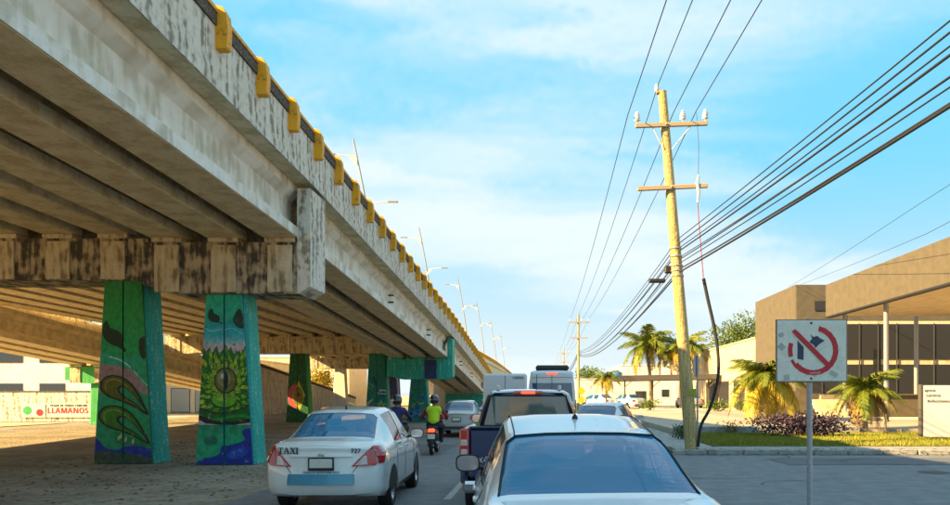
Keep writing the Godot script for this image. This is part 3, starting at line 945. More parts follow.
func car_body(root: Node3D, sh: Shell, m: Material, pane: Material, see_in: bool, steps := 4):
	var body := MB.new(true)
	var top := MB.new(true)       # glass at the front
	var back := MB.new(true)
	var sides := [MB.new(true), MB.new(true)]
	var inner := MB.new(true)
	var n := sh.st.size()
	for i in n - 1:
		var k := steps if sh.st[i + 1][0] - sh.st[i][0] > 0.15 else 1
		for j in k:
			var s0: float = lerpf(sh.st[i][0], sh.st[i + 1][0], float(j) / k)
			var s1: float = lerpf(sh.st[i][0], sh.st[i + 1][0], float(j + 1) / k)
			var a := sh.ring(s0)
			var b := sh.ring(s1)
			for c in 10:
				for sgn in [1.0, -1.0]:
					var glass: bool = (c >= 7 and sh.st[i][7] == "g") or ((c == 5 or c == 6) and sh.st[i][8] == "g")
					var q := [Vector3(a[c].x * sgn, a[c].y, -s0), Vector3(a[c + 1].x * sgn, a[c + 1].y, -s0), Vector3(b[c + 1].x * sgn, b[c + 1].y, -s1), Vector3(b[c].x * sgn, b[c].y, -s1)]
					var o := Vector3(0, 0.75, -(s0 + s1) * 0.5)
					if glass:
						var tgt: MB = (back if s0 < 1.7 else top) if c >= 7 else sides[0 if sgn > 0 else 1]
						var g := []
						for v in q: g.append(o + (v - o) * 0.992)
						tgt.quad_out(g[0], g[1], g[2], g[3], o)
					else:
						body.quad_out(q[0], q[1], q[2], q[3], o)
						if see_in and c >= 3:
							var g := []
							for v in q: g.append(o + (v - o) * 0.965)
							inner.quad_out(g[0], g[1], g[2], g[3], o + (q[0] - o) * 3.0)
	# both ends
	var r0 := sh.ring(sh.st[0][0])
	for c in 10:
		for sgn in [1.0, -1.0]:
			for t in 5:
				var f0 := 1.0 - t / 5.0
				var f1 := 1.0 - (t + 1) / 5.0
				body.quad_out(sh.rear(r0[c].x * sgn * f0, r0[c].y), sh.rear(r0[c + 1].x * sgn * f0, r0[c + 1].y), sh.rear(r0[c + 1].x * sgn * f1, r0[c + 1].y), sh.rear(r0[c].x * sgn * f1, r0[c].y), Vector3(0, 0.6, -1.0))
	var e: float = sh.st[-1][0]
	var rn := sh.ring(e)
	for c in 10:
		for sgn in [1.0, -1.0]:
			body.quad_out(Vector3(rn[c].x * sgn, rn[c].y, -e), Vector3(rn[c + 1].x * sgn, rn[c + 1].y, -e), Vector3(0, rn[c + 1].y, -e - .08), Vector3(0, rn[c].y, -e - .08), Vector3(0, 0.6, -1))
	put("body", body, m, root)
	for g in [["rear_window", back], ["windscreen", top], ["side_window", sides[0]], ["side_window", sides[1]]]:
		if g[1].count > 0: put(g[0], g[1], pane if g[0] == "rear_window" or not see_in else M.pane_clear, root)
	if see_in:
		put("interior_trim", inner, M.trim, root)

func side_lines(root: Node3D, sh: Shell, m: Material, lines: Array):   # door gaps: [s0, y0, s1, y1]
	for l in lines:
		for sgn in [1.0, -1.0]:
			var b := MB.new()
			var path := []
			for k in 7:
				var t := k / 6.0
				var s := lerpf(l[0], l[2], t)
				var y := lerpf(l[1], l[3], t)
				path.append(Vector3(sgn * (sh.half(s, y) + 0.0005), y, -s))
			b.tube(path, 0.004, 4)
			put("door_seam", b, m, root)

func rear_panel(root: Node, called: String, sh: Shell, poly: Array, off: float, m: Material, strips := 8) -> MeshInstance3D:
	var b := MB.new()
	var pp := PackedVector2Array(poly)
	var lo := 1e9
	var hi := -1e9
	for p in poly:
		lo = minf(lo, p.x)
		hi = maxf(hi, p.x)
	for k in strips:
		var a := lerpf(lo, hi, float(k) / strips)
		var c := lerpf(lo, hi, float(k + 1) / strips)
		for q in Geometry2D.intersect_polygons(pp, PackedVector2Array([Vector2(a, -9), Vector2(c, -9), Vector2(c, 9), Vector2(a, 9)])):
			var ix := Geometry2D.triangulate_polygon(q)
			for i in range(0, ix.size(), 3):
				b.tri_out(sh.rear(q[ix[i]].x, q[ix[i]].y, off), sh.rear(q[ix[i + 1]].x, q[ix[i + 1]].y, off), sh.rear(q[ix[i + 2]].x, q[ix[i + 2]].y, off), Vector3(0, 0.8, -2))
	for i in poly.size():
		for k in 4:
			var p: Vector2 = poly[i].lerp(poly[(i + 1) % poly.size()], k / 4.0)
			var q: Vector2 = poly[i].lerp(poly[(i + 1) % poly.size()], (k + 1) / 4.0)
			b.quad(sh.rear(p.x, p.y, off), sh.rear(q.x, q.y, off), sh.rear(q.x, q.y, -0.02), sh.rear(p.x, p.y, -0.02))
	return put(called, b, m, root)

func side_panel(root: Node, called: String, sh: Shell, poly: Array, off: float, sgn: float, m: Material, strips := 6) -> MeshInstance3D:
	var b := MB.new()
	var pp := PackedVector2Array(poly)
	var lo := 1e9
	var hi := -1e9
	for p in poly:
		lo = minf(lo, p.x)
		hi = maxf(hi, p.x)
	for k in strips:
		for j in 10:
			var a := lerpf(lo, hi, float(k) / strips)
			var c := lerpf(lo, hi, float(k + 1) / strips)
			var ys := [-9.0, 0.34, 0.42, 0.62, 0.72, 0.78, 0.84, 0.88, 0.92, 0.96, 9.0]
			var y0: float = ys[j]
			var y1: float = ys[j + 1]
			for q in Geometry2D.intersect_polygons(pp, PackedVector2Array([Vector2(a, y0), Vector2(c, y0), Vector2(c, y1), Vector2(a, y1)])):
				var ix := Geometry2D.triangulate_polygon(q)
				var v := []
				for p in q: v.append(Vector3(sgn * (sh.half(p.x, p.y) + off), p.y, -p.x))
				for i in range(0, ix.size(), 3): b.tri_out(v[ix[i]], v[ix[i + 1]], v[ix[i + 2]], Vector3(0, 0.7, -2))
	return put(called, b, m, root)

var wheel_meshes := {}
func wheel(root: Node3D, x: float, s: float, r: float, wd := 0.19):
	var key := "%f" % r
	if not wheel_meshes.has(key):
		var t := MB.new(true)
		var tr := Transform3D(Basis(Vector3.BACK, PI / 2), Vector3.ZERO)
		t.lathe([Vector2(r * .62, -wd * .5), Vector2(r * .9, -wd * .52), Vector2(r * .985, -wd * .42), Vector2(r, -wd * .2), Vector2(r, wd * .2), Vector2(r * .985, wd * .42), Vector2(r * .9, wd * .52), Vector2(r * .62, wd * .5), Vector2(r * .62, -wd * .5)], 28, tr)
		var q := MB.new()
		q.lathe([Vector2(0.0, -wd * .36), Vector2(r * .18, -wd * .36), Vector2(r * .2, -wd * .25), Vector2(r * .5, -wd * .22), Vector2(r * .62, -wd * .46), Vector2(r * .62, wd * .46), Vector2(r * .5, wd * .22), Vector2(r * .2, wd * .25), Vector2(r * .18, wd * .36), Vector2(0, wd * .36)], 20, tr)
		wheel_meshes[key] = [t.done(), q.done()]
	var o := put("wheel", wheel_meshes[key][0], M.black_rubber, root)
	o.position = Vector3(x, r, -s)
	put("rim", wheel_meshes[key][1], M.rim, o)

func arch(root: Node3D, sh: Shell, s: float, r: float):
	for sgn in [1.0, -1.0]:
		var p := []
		for k in 17:
			var a := PI * k / 16
			p.append(Vector2(s + cos(a) * r * 1.16, r + sin(a) * r * 1.13))
		p.append(Vector2(s - r * 1.16, 0.24))
		p.append(Vector2(s + r * 1.16, 0.24))
		side_panel(root, "wheel_arch", sh, p, 0.004, sgn, M.black_plastic)

func seats(root: Node3D, rear_s: float, front_s: float, y: float):
	put("rear_bench", bx(Vector3(0, y + .12, -rear_s - .25), Vector3(1.2, .2, .5), .05), M.seat_cloth, root)
	put("rear_bench", bx(Vector3(0, y + .42, -rear_s), Vector3(1.2, .5, .14), .05, Basis(Vector3.RIGHT, 0.25)), M.seat_cloth, root)
	for x in [-.36, .36]:
		put("headrest", bx(Vector3(x, y + .74, -rear_s + .03), Vector3(.26, .16, .09), .04), M.seat_cloth, root)
		put("front_seat", bx(Vector3(x, y + .45, -front_s), Vector3(.46, .62, .14), .06, Basis(Vector3.RIGHT, 0.2)), M.seat_cloth, root)
		put("headrest", bx(Vector3(x, y + .86, -front_s + .07), Vector3(.27, .18, .10), .045), M.seat_cloth, root)
	put("dashboard", bx(Vector3(0, y + .42, -front_s - .95), Vector3(1.35, .22, .35), .08), M.seat_cloth, root)

func mirror(root: Node3D, sh: Shell, s: float, y: float, sgn: float, m: Material):
	var x := sh.half(s, y - .06)
	var b := MB.new(true)
	var tr := Transform3D(Basis(Vector3.RIGHT, -PI / 2), Vector3(sgn * (x + .14), y, -s))
	var secs := []
	for k in 6:   # rounded housing from the glass forwards
		var t := k / 5.0
		var f := sqrt(maxf(0.02, 1.0 - t * t * .93))
		var ring := []
		for i in 16:
			var a := TAU * i / 16
			var cx := signf(cos(a)) * pow(absf(cos(a)), .6) * .118 * f
			var cy := signf(sin(a)) * pow(absf(sin(a)), .6) * .085 * f
			ring.append(Vector3(sgn * (x + .14) + cx, y + cy, -s + .03 - t * .14))
		secs.append(ring)
	b.loft(secs)
	b.tube([Vector3(sgn * (x - .03), y - .06, -s - .03), Vector3(sgn * (x + .07), y - .04, -s - .03)], .022, 8)
	var o := put("side_mirror", b, m, root)
	var g := MB.new()
	var pts := []
	for i in 16:
		var a := TAU * i / 16
		pts.append(Vector2(signf(cos(a)) * pow(absf(cos(a)), .6) * .104, signf(sin(a)) * pow(absf(sin(a)), .6) * .072))
	g.prism(pts, Vector3(sgn * (x + .14), y, -s + .031), Vector3.RIGHT, Vector3.UP, Vector3(0, 0, .006))
	put("mirror_glass", g, M.chrome, o)

func sedan_shell(k := 1.0, hh := 1.0) -> Shell:
	var sh := Shell.new()
	sh.st = [
		[0.00, .77, .30, .90, .70, .985, .665, "b", "b"], [0.10, .82, .25, .955, .745, 1.035, .69, "b", "b"], [0.46, .845, .20, .985, .765, 1.065, .70, "b", "b"],
		[0.52, .845, .20, .985, .765, 1.085, .615, "g", "b"], [1.16, .85, .20, .98, .78, 1.425, .545, "b", "b"], [1.30, .85, .20, .975, .785, 1.465, .555, "b", "g"],
		[2.02, .85, .20, .965, .79, 1.515, .575, "b", "b"], [2.10, .85, .20, .965, .79, 1.515, .575, "b", "g"], [2.72, .85, .20, .955, .785, 1.475, .56, "g", "g"],
		[3.20, .848, .20, .95, .775, 1.20, .61, "g", "b"], [3.46, .845, .20, .945, .77, 1.04, .66, "b", "b"], [3.60, .84, .20, .935, .76, .995, .69, "b", "b"], [4.15, .81, .22, .86, .70, .91, .62, "b", "b"], [4.40, .70, .28, .70, .58, .74, .50, "b", "b"]]
	for s in sh.st:
		for i in [1, 4, 6]: s[i] *= k
		for i in [3, 5]: s[i] *= hh
	sh.bulge = [[.28, .10], [.40, .19], [.54, .19], [.585, .135], [.80, .135], [.90, .10], [.96, .12], [1.0, .05]]
	return sh

func build_taxi():
	var t := thing("taxi", "white taxi sedan with pale blue bumper band seen from behind", "car", V(-3.10, 0, 11.3), deg_to_rad(1.3))
	var sh := sedan_shell()
	car_body(t, sh, M.taxi_white, M.pane, true)
	seats(t, 1.15, 2.15, 0.42)
	for s in [[.86, .31], [3.48, .31]]:
		arch(t, sh, s[0], s[1])
		for x in [-.745, .745]: wheel(t, x, s[0], s[1])
	side_lines(t, sh, M.print_black, [[1.28, .97, 1.22, .45], [2.06, .96, 2.06, .28], [3.06, .94, 3.1, .32], [1.22, .45, 1.4, .28]])
	for x in [-1.0, 1.0]:
		for s in [1.55, 2.35]:
			put("door_handle", bx(Vector3(x * (sh.half(s, .86) + .012), .86, -s), Vector3(.03, .035, .18), .01), M.taxi_white, t)
		mirror(t, sh, 2.98, 1.02, x, M.print_black)
		var l := rear_panel(t, "tail_light", sh, v2([x * .42, .70, x * .655, .95, x * (sh.half(0, .955) - .004), .955, x * (sh.half(0, .85) - .003), .85, x * (sh.half(0, .735) - .003), .735, x * .74, .71]), .022, M.lens_red)
		rear_panel(l, "lens", sh, v2([x * .46, .715, x * .585, .845, x * .625, .845, x * .635, .728]), .030, M.lens_clear)
		side_panel(l, "lens", sh, v2([-.02, .735, -.02, .955, .06, .985, .22, .975, .30, .90, .14, .74]), .018, x, M.lens_red)
		rear_panel(t, "lid_seam", sh, v2([x * .415, .60, x * .425, .60, x * .70, .965, x * .69, .968]), .004, M.print_black)
	rear_panel(t, "lid_seam", sh, v2([-.415, .600, .415, .600, .415, .606, -.415, .606]), .004, M.print_black)
	rear_panel(t, "garnish", sh, v2([-.42, .868, .42, .868, .44, .838, -.44, .838]), .030, M.taxi_white)
	rear_panel(t, "blue_band", sh, v2([-.46, .596, .46, .596, .46, .45, -.46, .45]), .03, M.taxi_blue)
	var f := put("licence_plate", bx(sh.rear(0, .735, .012), Vector3(.36, .185, .02), .006), M.print_black, t)
	put("plate_face", bx(sh.rear(0, .745, .022), Vector3(.315, .125, .012), .003), M.sign_white, f)
	for w in [["TAXI", -.47, .915, .12, M.print_dark], ["727", .47, .915, .085, M.print_dark], ["CANCUN QUINTANA ROO", 0.0, .620, .042, M.taxi_blue]]:
		var o := put("lettering", text_mesh(w[0], w[3], .006, true, "Droid Serif" if w[0] == "TAXI" else "Droid Sans"), w[4], t)
		o.position = sh.rear(w[1], w[2], .018 if w[2] > .7 else .013)
		o.rotation.y = w[1] * 0.28
	var e := MB.new()
	for k in 20:
		var a := TAU * k / 20
		var b := TAU * (k + 1) / 20
		e.tube([Vector3(cos(a) * .036, sin(a) * .030, 0), Vector3(cos(b) * .036, sin(b) * .030, 0)], .005, 5)
	e.box(Vector3.ZERO, Vector3(.09, .013, .008))
	put("emblem", e, M.chrome, t).position = sh.rear(0, .855, .038)
	var an := MB.new()
	an.tube([Vector3(0, 1.47, -1.45), Vector3(0, 1.545, -1.40)], [.02, .006], 8)
	put("antenna", an, M.print_black, t)
	put("brake_light", bx(Vector3(0, 1.075, -.62), Vector3(.3, .03, .05)), M.lens_red, t)
	for x in [1.0, -1.0]:
		put("side_lettering", bx(Vector3(x * (sh.half(1.6, .925) + .003), .925, -1.62), Vector3(.004, .035, .42)), M.taxi_blue, t)

func build_white_car():
	var t := thing("white_car", "white car just ahead with large blue rear window and roof antenna", "car", V(0.44, 0, 4.95), deg_to_rad(5.2))
	var sh := sedan_shell(1.0, 1.0)
	sh.st = [
		[0.00, .78, .30, .92, .72, .93, .66, "b", "b"], [0.10, .83, .25, .955, .76, .98, .70, "b", "b"], [0.44, .85, .20, .985, .775, 1.005, .73, "b", "b"],
		[0.52, .85, .20, .985, .78, 1.03, .70, "g", "b"], [0.80, .85, .20, .985, .78, 1.19, .672, "g", "b"], [1.12, .85, .20, .985, .78, 1.345, .632, "g", "b"], [1.30, .85, .20, .98, .785, 1.405, .612, "b", "b"], [1.42, .85, .20, .975, .79, 1.435, .605, "b", "g"],
		[2.05, .85, .20, .965, .795, 1.525, .60, "b", "b"], [2.13, .85, .20, .965, .795, 1.53, .60, "b", "g"], [2.70, .85, .20, .955, .79, 1.51, .585, "g", "g"],
		[3.20, .848, .20, .95, .775, 1.22, .62, "g", "b"], [3.50, .845, .20, .945, .77, 1.03, .66, "b", "b"], [3.65, .84, .20, .935, .76, .99, .69, "b", "b"], [4.1, .81, .22, .86, .70, .90, .62, "b", "b"], [4.3, .70, .28, .70, .58, .74, .50, "b", "b"]]
	car_body(t, sh, M.white_paint, M.pane, true, 6)
	seats(t, 1.35, 2.35, 0.42)
	for s in [[.80, .31], [3.38, .31]]:
		arch(t, sh, s[0], s[1])
		for x in [-.745, .745]: wheel(t, x, s[0], s[1])
	side_lines(t, sh, M.print_black, [[1.30, .97, 1.22, .45], [2.09, .96, 2.09, .28], [3.06, .94, 3.1, .32]])
	for x in [-1.0, 1.0]:
		for s in [1.6, 2.4]:
			put("door_handle", bx(Vector3(x * (sh.half(s, .86) + .012), .86, -s), Vector3(.03, .035, .18), .01), M.white_paint, t)
		mirror(t, sh, 2.95, 1.04, x, M.black_plastic)
		rear_panel(t, "tail_light", sh, v2([x * .46, .72, x * .50, .90, x * .76, .90, x * .77, .70]), .02, M.lens_red)
		var c := MB.new()   # drip rail along the roof edge
		var path := []
		for k in 16:
			var s := lerpf(1.30, 2.7, k / 15.0)
			var r := sh.ring(s)
			path.append(Vector3(x * (r[8].x + .01), r[8].y + .003, -s))
		c.tube(path, .006, 5)
		put("roof_moulding", c, M.print_black, t)
		var gk := MB.new()   # rubber along the rear window
		path = []
		for k in 10:
			var s := lerpf(.52, 1.30, k / 9.0)
			var r := sh.ring(s)
			path.append(Vector3(x * (r[7].x - .004), r[7].y + .0015, -s))
		gk.tube(path, .009, 6)
		put("window_seal", gk, M.black_rubber, t)
	var seal := MB.new()
	var r := sh.ring(1.295)
	var path := []
	for k in range(-3, 4): path.append(Vector3(signf(k) * [r[10].x, r[9].x, r[8].x, r[7].x][absi(k)], [r[10].y, r[9].y, r[8].y, r[7].y][absi(k)] + .001, -1.295))
	seal.tube(path, .009, 6)
	put("window_seal", seal, M.black_rubber, t)
	for i in 9:   # heating wires in the rear window
		var hw := MB.new()
		var hr := sh.ring(lerpf(.62, 1.20, i / 8.0))
		var hp := []
		for k in range(-3, 4): hp.append(Vector3(signf(k) * [hr[10].x, hr[9].x, hr[8].x, hr[7].x * .97][absi(k)], [hr[10].y, hr[9].y, hr[8].y, hr[7].y + .004][absi(k)] - .012, -lerpf(.62, 1.20, i / 8.0)))
		hw.tube(hp, .0014, 4)
		put("heating_wire", hw, M.trim, t)
	put("parcel_shelf", bx(Vector3(0, .93, -.90), Vector3(1.28, .04, .62), .01), M.seat_cloth, t)
	rear_panel(t, "lid_seam", sh, v2([-.70, .905, .70, .905, .70, .911, -.70, .911]), .004, M.print_black)
	var an := MB.new()
	an.tube([Vector3(.0, 1.485, -1.86), Vector3(0, 1.66, -1.80)], [.006, .004], 6)
	an.lathe([Vector2(.030, 0), Vector2(.022, .03), Vector2(.008, .05)], 12, Transform3D(Basis.IDENTITY, Vector3(0, 1.487, -1.86)))
	put("antenna", an, M.print_black, t)
	put("brake_light", bx(Vector3(0, 1.335, -1.21), Vector3(.17, .035, .06), .01), M.lens_red, t)
	var lc := put("licence_plate", bx(sh.rear(0, .62, .012), Vector3(.32, .16, .02), .006), M.sign_white, t)
	lc.set_meta("label", "white licence plate")
	# driver's and passenger's heads read dark through the glass
	var dr := thing("person", "driver in dark clothes seated in the white car ahead", "person", V(0.44, 0, 4.95), deg_to_rad(5.2))
	var bones := [[Vector3(.36, .60, -2.62), Vector3(.36, 1.08, -2.50), .16, .15], [Vector3(.20, 1.07, -2.50), Vector3(.52, 1.07, -2.50), .08, .08], [Vector3(.36, 1.10, -2.50), Vector3(.36, 1.22, -2.53), .06, .06], [Vector3(.36, 1.25, -2.55), Vector3(.36, 1.32, -2.56), .085, .10],
		[Vector3(.20, 1.06, -2.5), Vector3(.16, .82, -2.60), .055, .045], [Vector3(.16, .82, -2.60), Vector3(.24, .88, -2.86), .042, .035], [Vector3(.52, 1.06, -2.5), Vector3(.56, .82, -2.60), .055, .045], [Vector3(.56, .82, -2.60), Vector3(.48, .88, -2.86), .042, .035], [Vector3(.28, .60, -2.65), Vector3(.26, .64, -3.0), .09, .07], [Vector3(.46, .60, -2.65), Vector3(.48, .64, -3.0), .09, .07]]
	for b in bones: b.append(Color(.03, .03, .035) if b[2] > .09 or b[0].y < 1.1 else Color(.10, .06, .04))
	put("body", net(bones, .022, .05), M.vcol, dr)

func build_pickup():
	var t := thing("pickup_truck", "dark blue pickup truck with open bed ahead of the white car", "pickup truck", V(-0.23, 0, 10.9), 0)
	var sh := Shell.new()
	sh.st = [[1.62, .80, .50, 1.16, .775, 1.755, .60, "b", "b"], [1.70, .86, .45, 1.17, .815, 1.775, .635, "b", "b"], [1.90, .88, .42, 1.17, .825, 1.785, .65, "b", "g"], [2.45, .89, .42, 1.17, .83, 1.80, .66, "b", "b"], [2.55, .89, .42, 1.17, .83, 1.80, .66, "b", "g"], [3.20, .89, .42, 1.16, .83, 1.765, .64, "g", "g"], [3.75, .89, .42, 1.13, .82, 1.35, .68, "g", "b"], [4.0, .89, .42, 1.12, .80, 1.18, .72, "b", "b"], [4.9, .87, .42, 1.02, .76, 1.08, .70, "b", "b"], [5.1, .80, .45, .85, .70, .90, .6, "b", "b"]]
	sh.bulge = [[.4, .03], [2.0, .03]]
	car_body(t, sh, M.navy_car, M.glass_dark, false)
	var wf := rear_panel(t, "window_frame", sh, v2([-.72, 1.20, .72, 1.20, .60, 1.70, -.60, 1.70]), .008, M.black_rubber)
	rear_panel(t, "rear_window", sh, v2([-.69, 1.23, .69, 1.23, .575, 1.675, -.575, 1.675]), .016, M.pickup_glass)
	put("brake_light", bx(sh.rear(0, 1.735, .02), Vector3(.46, .055, .05), .015), M.lens_red, t)
	put("brake_lamp", bx(sh.rear(0, 1.735, .045), Vector3(.22, .035, .02), .008), M.lens_lit, t)
	for x in [-1.0, 1.0]:
		put("roof_bracket", bx(Vector3(x * .50, 1.815, -2.1), Vector3(.06, .09, .12), .015), M.porcelain, t)
		put("bed_side", bx(Vector3(x * .855, .86, -.84), Vector3(.10, .78, 1.56), .035), M.navy_car, t)
		var l := put("tail_light", bx(Vector3(x * .845, 1.03, -.02), Vector3(.125, .42, .10), .02), M.lens_red, t)
		for y in [.92, 1.05]: put("lens", bx(Vector3(x * .845, y, .032), Vector3(.085, .085, .02), .012), M.lens_clear, l)
		mirror(t, sh, 3.5, 1.28, x, M.navy_car)
		for s in [[.95, .37], [4.2, .37]]: wheel(t, x * .77, s[0], s[1], .24)
	var g := put("tailgate", bx(Vector3(0, .90, -.03), Vector3(1.55, .68, .07), .03), M.navy_car, t)
	put("gate_handle", bx(Vector3(0, 1.10, .01), Vector3(.22, .07, .02), .008), M.black_plastic, g)
	put("gate_rail", bx(Vector3(0, 1.255, -.03), Vector3(1.56, .035, .09), .015), M.black_plastic, g)
	put("bed_floor", bx(Vector3(0, .62, -.85), Vector3(1.62, .06, 1.55)), M.black_plastic, t)
	put("bumper", bx(Vector3(0, .46, .07), Vector3(1.72, .16, .16), .04), M.chrome, t)
	put("chassis", bx(Vector3(0, .42, -2.4), Vector3(1.1, .2, 4.4)), M.black_plastic, t)
	var o := put("lettering", text_mesh("4x4", .13, .004), M.rim, t)
	o.position = Vector3(-.62, .82, .012)
	var an := MB.new()
	an.tube([Vector3(.12, 1.79, -3.15), Vector3(.12, 2.05, -2.95)], .006, 5)
	put("antenna", an, M.print_black, t)

func build_van_and_truck():
	var t := thing("passenger_van", "tall white passenger van with dark roof air conditioner ahead of pickup", "van", V(0.36, 0, 32), 0)
	var sh := Shell.new()
	sh.st = [[0, .93, .45, 1.25, .93, 2.60, .78, "b", "b"], [.08, .98, .40, 1.25, .97, 2.68, .84, "b", "b"], [.35, 1.0, .38, 1.25, .99, 2.70, .86, "b", "g"], [3.6, 1.0, .38, 1.25, .99, 2.70, .86, "b", "b"], [4.3, 1.0, .38, 1.2, .98, 2.55, .84, "g", "g"], [5.1, .98, .38, 1.15, .94, 1.4, .80, "b", "b"], [5.7, .9, .4, .9, .8, 1.0, .7, "b", "b"]]
	sh.bulge = [[.3, .07], [.6, .07], [.65, .03], [2.7, .03]]
	car_body(t, sh, M.van_white, M.glass_dark, false)
	rear_panel(t, "rear_window", sh, v2([-.84, 1.42, .84, 1.42, .79, 2.18, -.79, 2.18]), .012, M.glass_blue)
	rear_panel(t, "door_seam", sh, v2([-.008, .5, .008, .5, .008, 2.55, -.008, 2.55]), .014, M.trim, 1)
	rear_panel(t, "door_seam", sh, v2([-.80, 2.40, .80, 2.40, .80, 2.412, -.80, 2.412]), .010, M.trim)
	put("brake_light", bx(sh.rear(0, 2.56, .02), Vector3(.42, .06, .05), .01), M.lens_lit, t)
	put("roof_air_conditioner", bx(Vector3(.02, 2.80, -1.2), Vector3(1.35, .22, 1.6), .07), M.slate, t)
	for x in [-1.0, 1.0]:
		rear_panel(t, "tail_light", sh, v2([x * .80, .75, x * .90, .75, x * .90, 1.3, x * .80, 1.3]), .02, M.lens_red)
		for s in [[1.1, .35], [4.6, .35]]:
			arch(t, sh, s[0], s[1])
			wheel(t, x * .88, s[0], s[1], .22)
	var b := thing("box_truck", "white box truck with plain square rear, left of the tall van", "truck", V(-1.80, 0, 38), 0)
	put("cargo_box", bx(Vector3(0, 1.72, -1.9), Vector3(2.08, 2.0, 3.8), .09), M.van_white, b)
	put("door_seam", bx(Vector3(0, 1.70, .004), Vector3(.02, 1.85, .012)), M.trim, b)
	put("chassis", bx(Vector3(0, .62, -2.4), Vector3(1.0, .2, 5.2)), M.black_plastic, b)
	put("cab", bx(Vector3(0, 1.35, -4.65), Vector3(1.9, 1.6, 1.5), .2), M.van_white, b)
	put("bumper", bx(Vector3(0, .55, .03), Vector3(2.0, .14, .1), .02), M.black_plastic, b)
	var o := put("lettering", text_mesh("CARGA", .16, .004), M.print_black, b)
	o.position = Vector3(.62, 2.52, .008)
	for x in [-1.0, 1.0]:
		put("tail_light", bx(Vector3(x * .85, .66, .04), Vector3(.22, .1, .05), .01), M.lens_red, b)
		for s in [.9, 4.5]: wheel(b, x * .86, s, .38, .24)

func small_sedan(called: String, label: String, at: Vector3, turn: float, m: Material, group := "") -> Node3D:
	var t := thing(called, label, "car", at, turn, group)
	var sh := sedan_shell(1.0, .985)
	car_body(t, sh, m, M.glass_blue, false, 3)
	for s in [[.86, .31], [3.48, .31]]:
		arch(t, sh, s[0], s[1])
		for x in [-.745, .745]: wheel(t, x, s[0], s[1])
	for x in [-1.0, 1.0]:
		mirror(t, sh, 2.98, 1.0, x, m)
		rear_panel(t, "tail_light", sh, v2([x * .52, .72, x * .56, .91, x * .745, .91, x * .76, .70]), .02, M.lens_red)
	put("bumper_strip", bx(sh.rear(0, .40, .005), Vector3(1.3, .10, .03), .01), M.trim, t)
	var f := put("licence_plate", bx(sh.rear(0, .72, .012), Vector3(.36, .18, .02), .006), M.trim, t)
	put("plate_face", bx(sh.rear(0, .73, .022), Vector3(.31, .12, .012), .003), M.sign_white, f)
	put("brake_light", bx(Vector3(0, 1.07, -.60), Vector3(.3, .03, .05)), M.lens_lit, t)
	return t

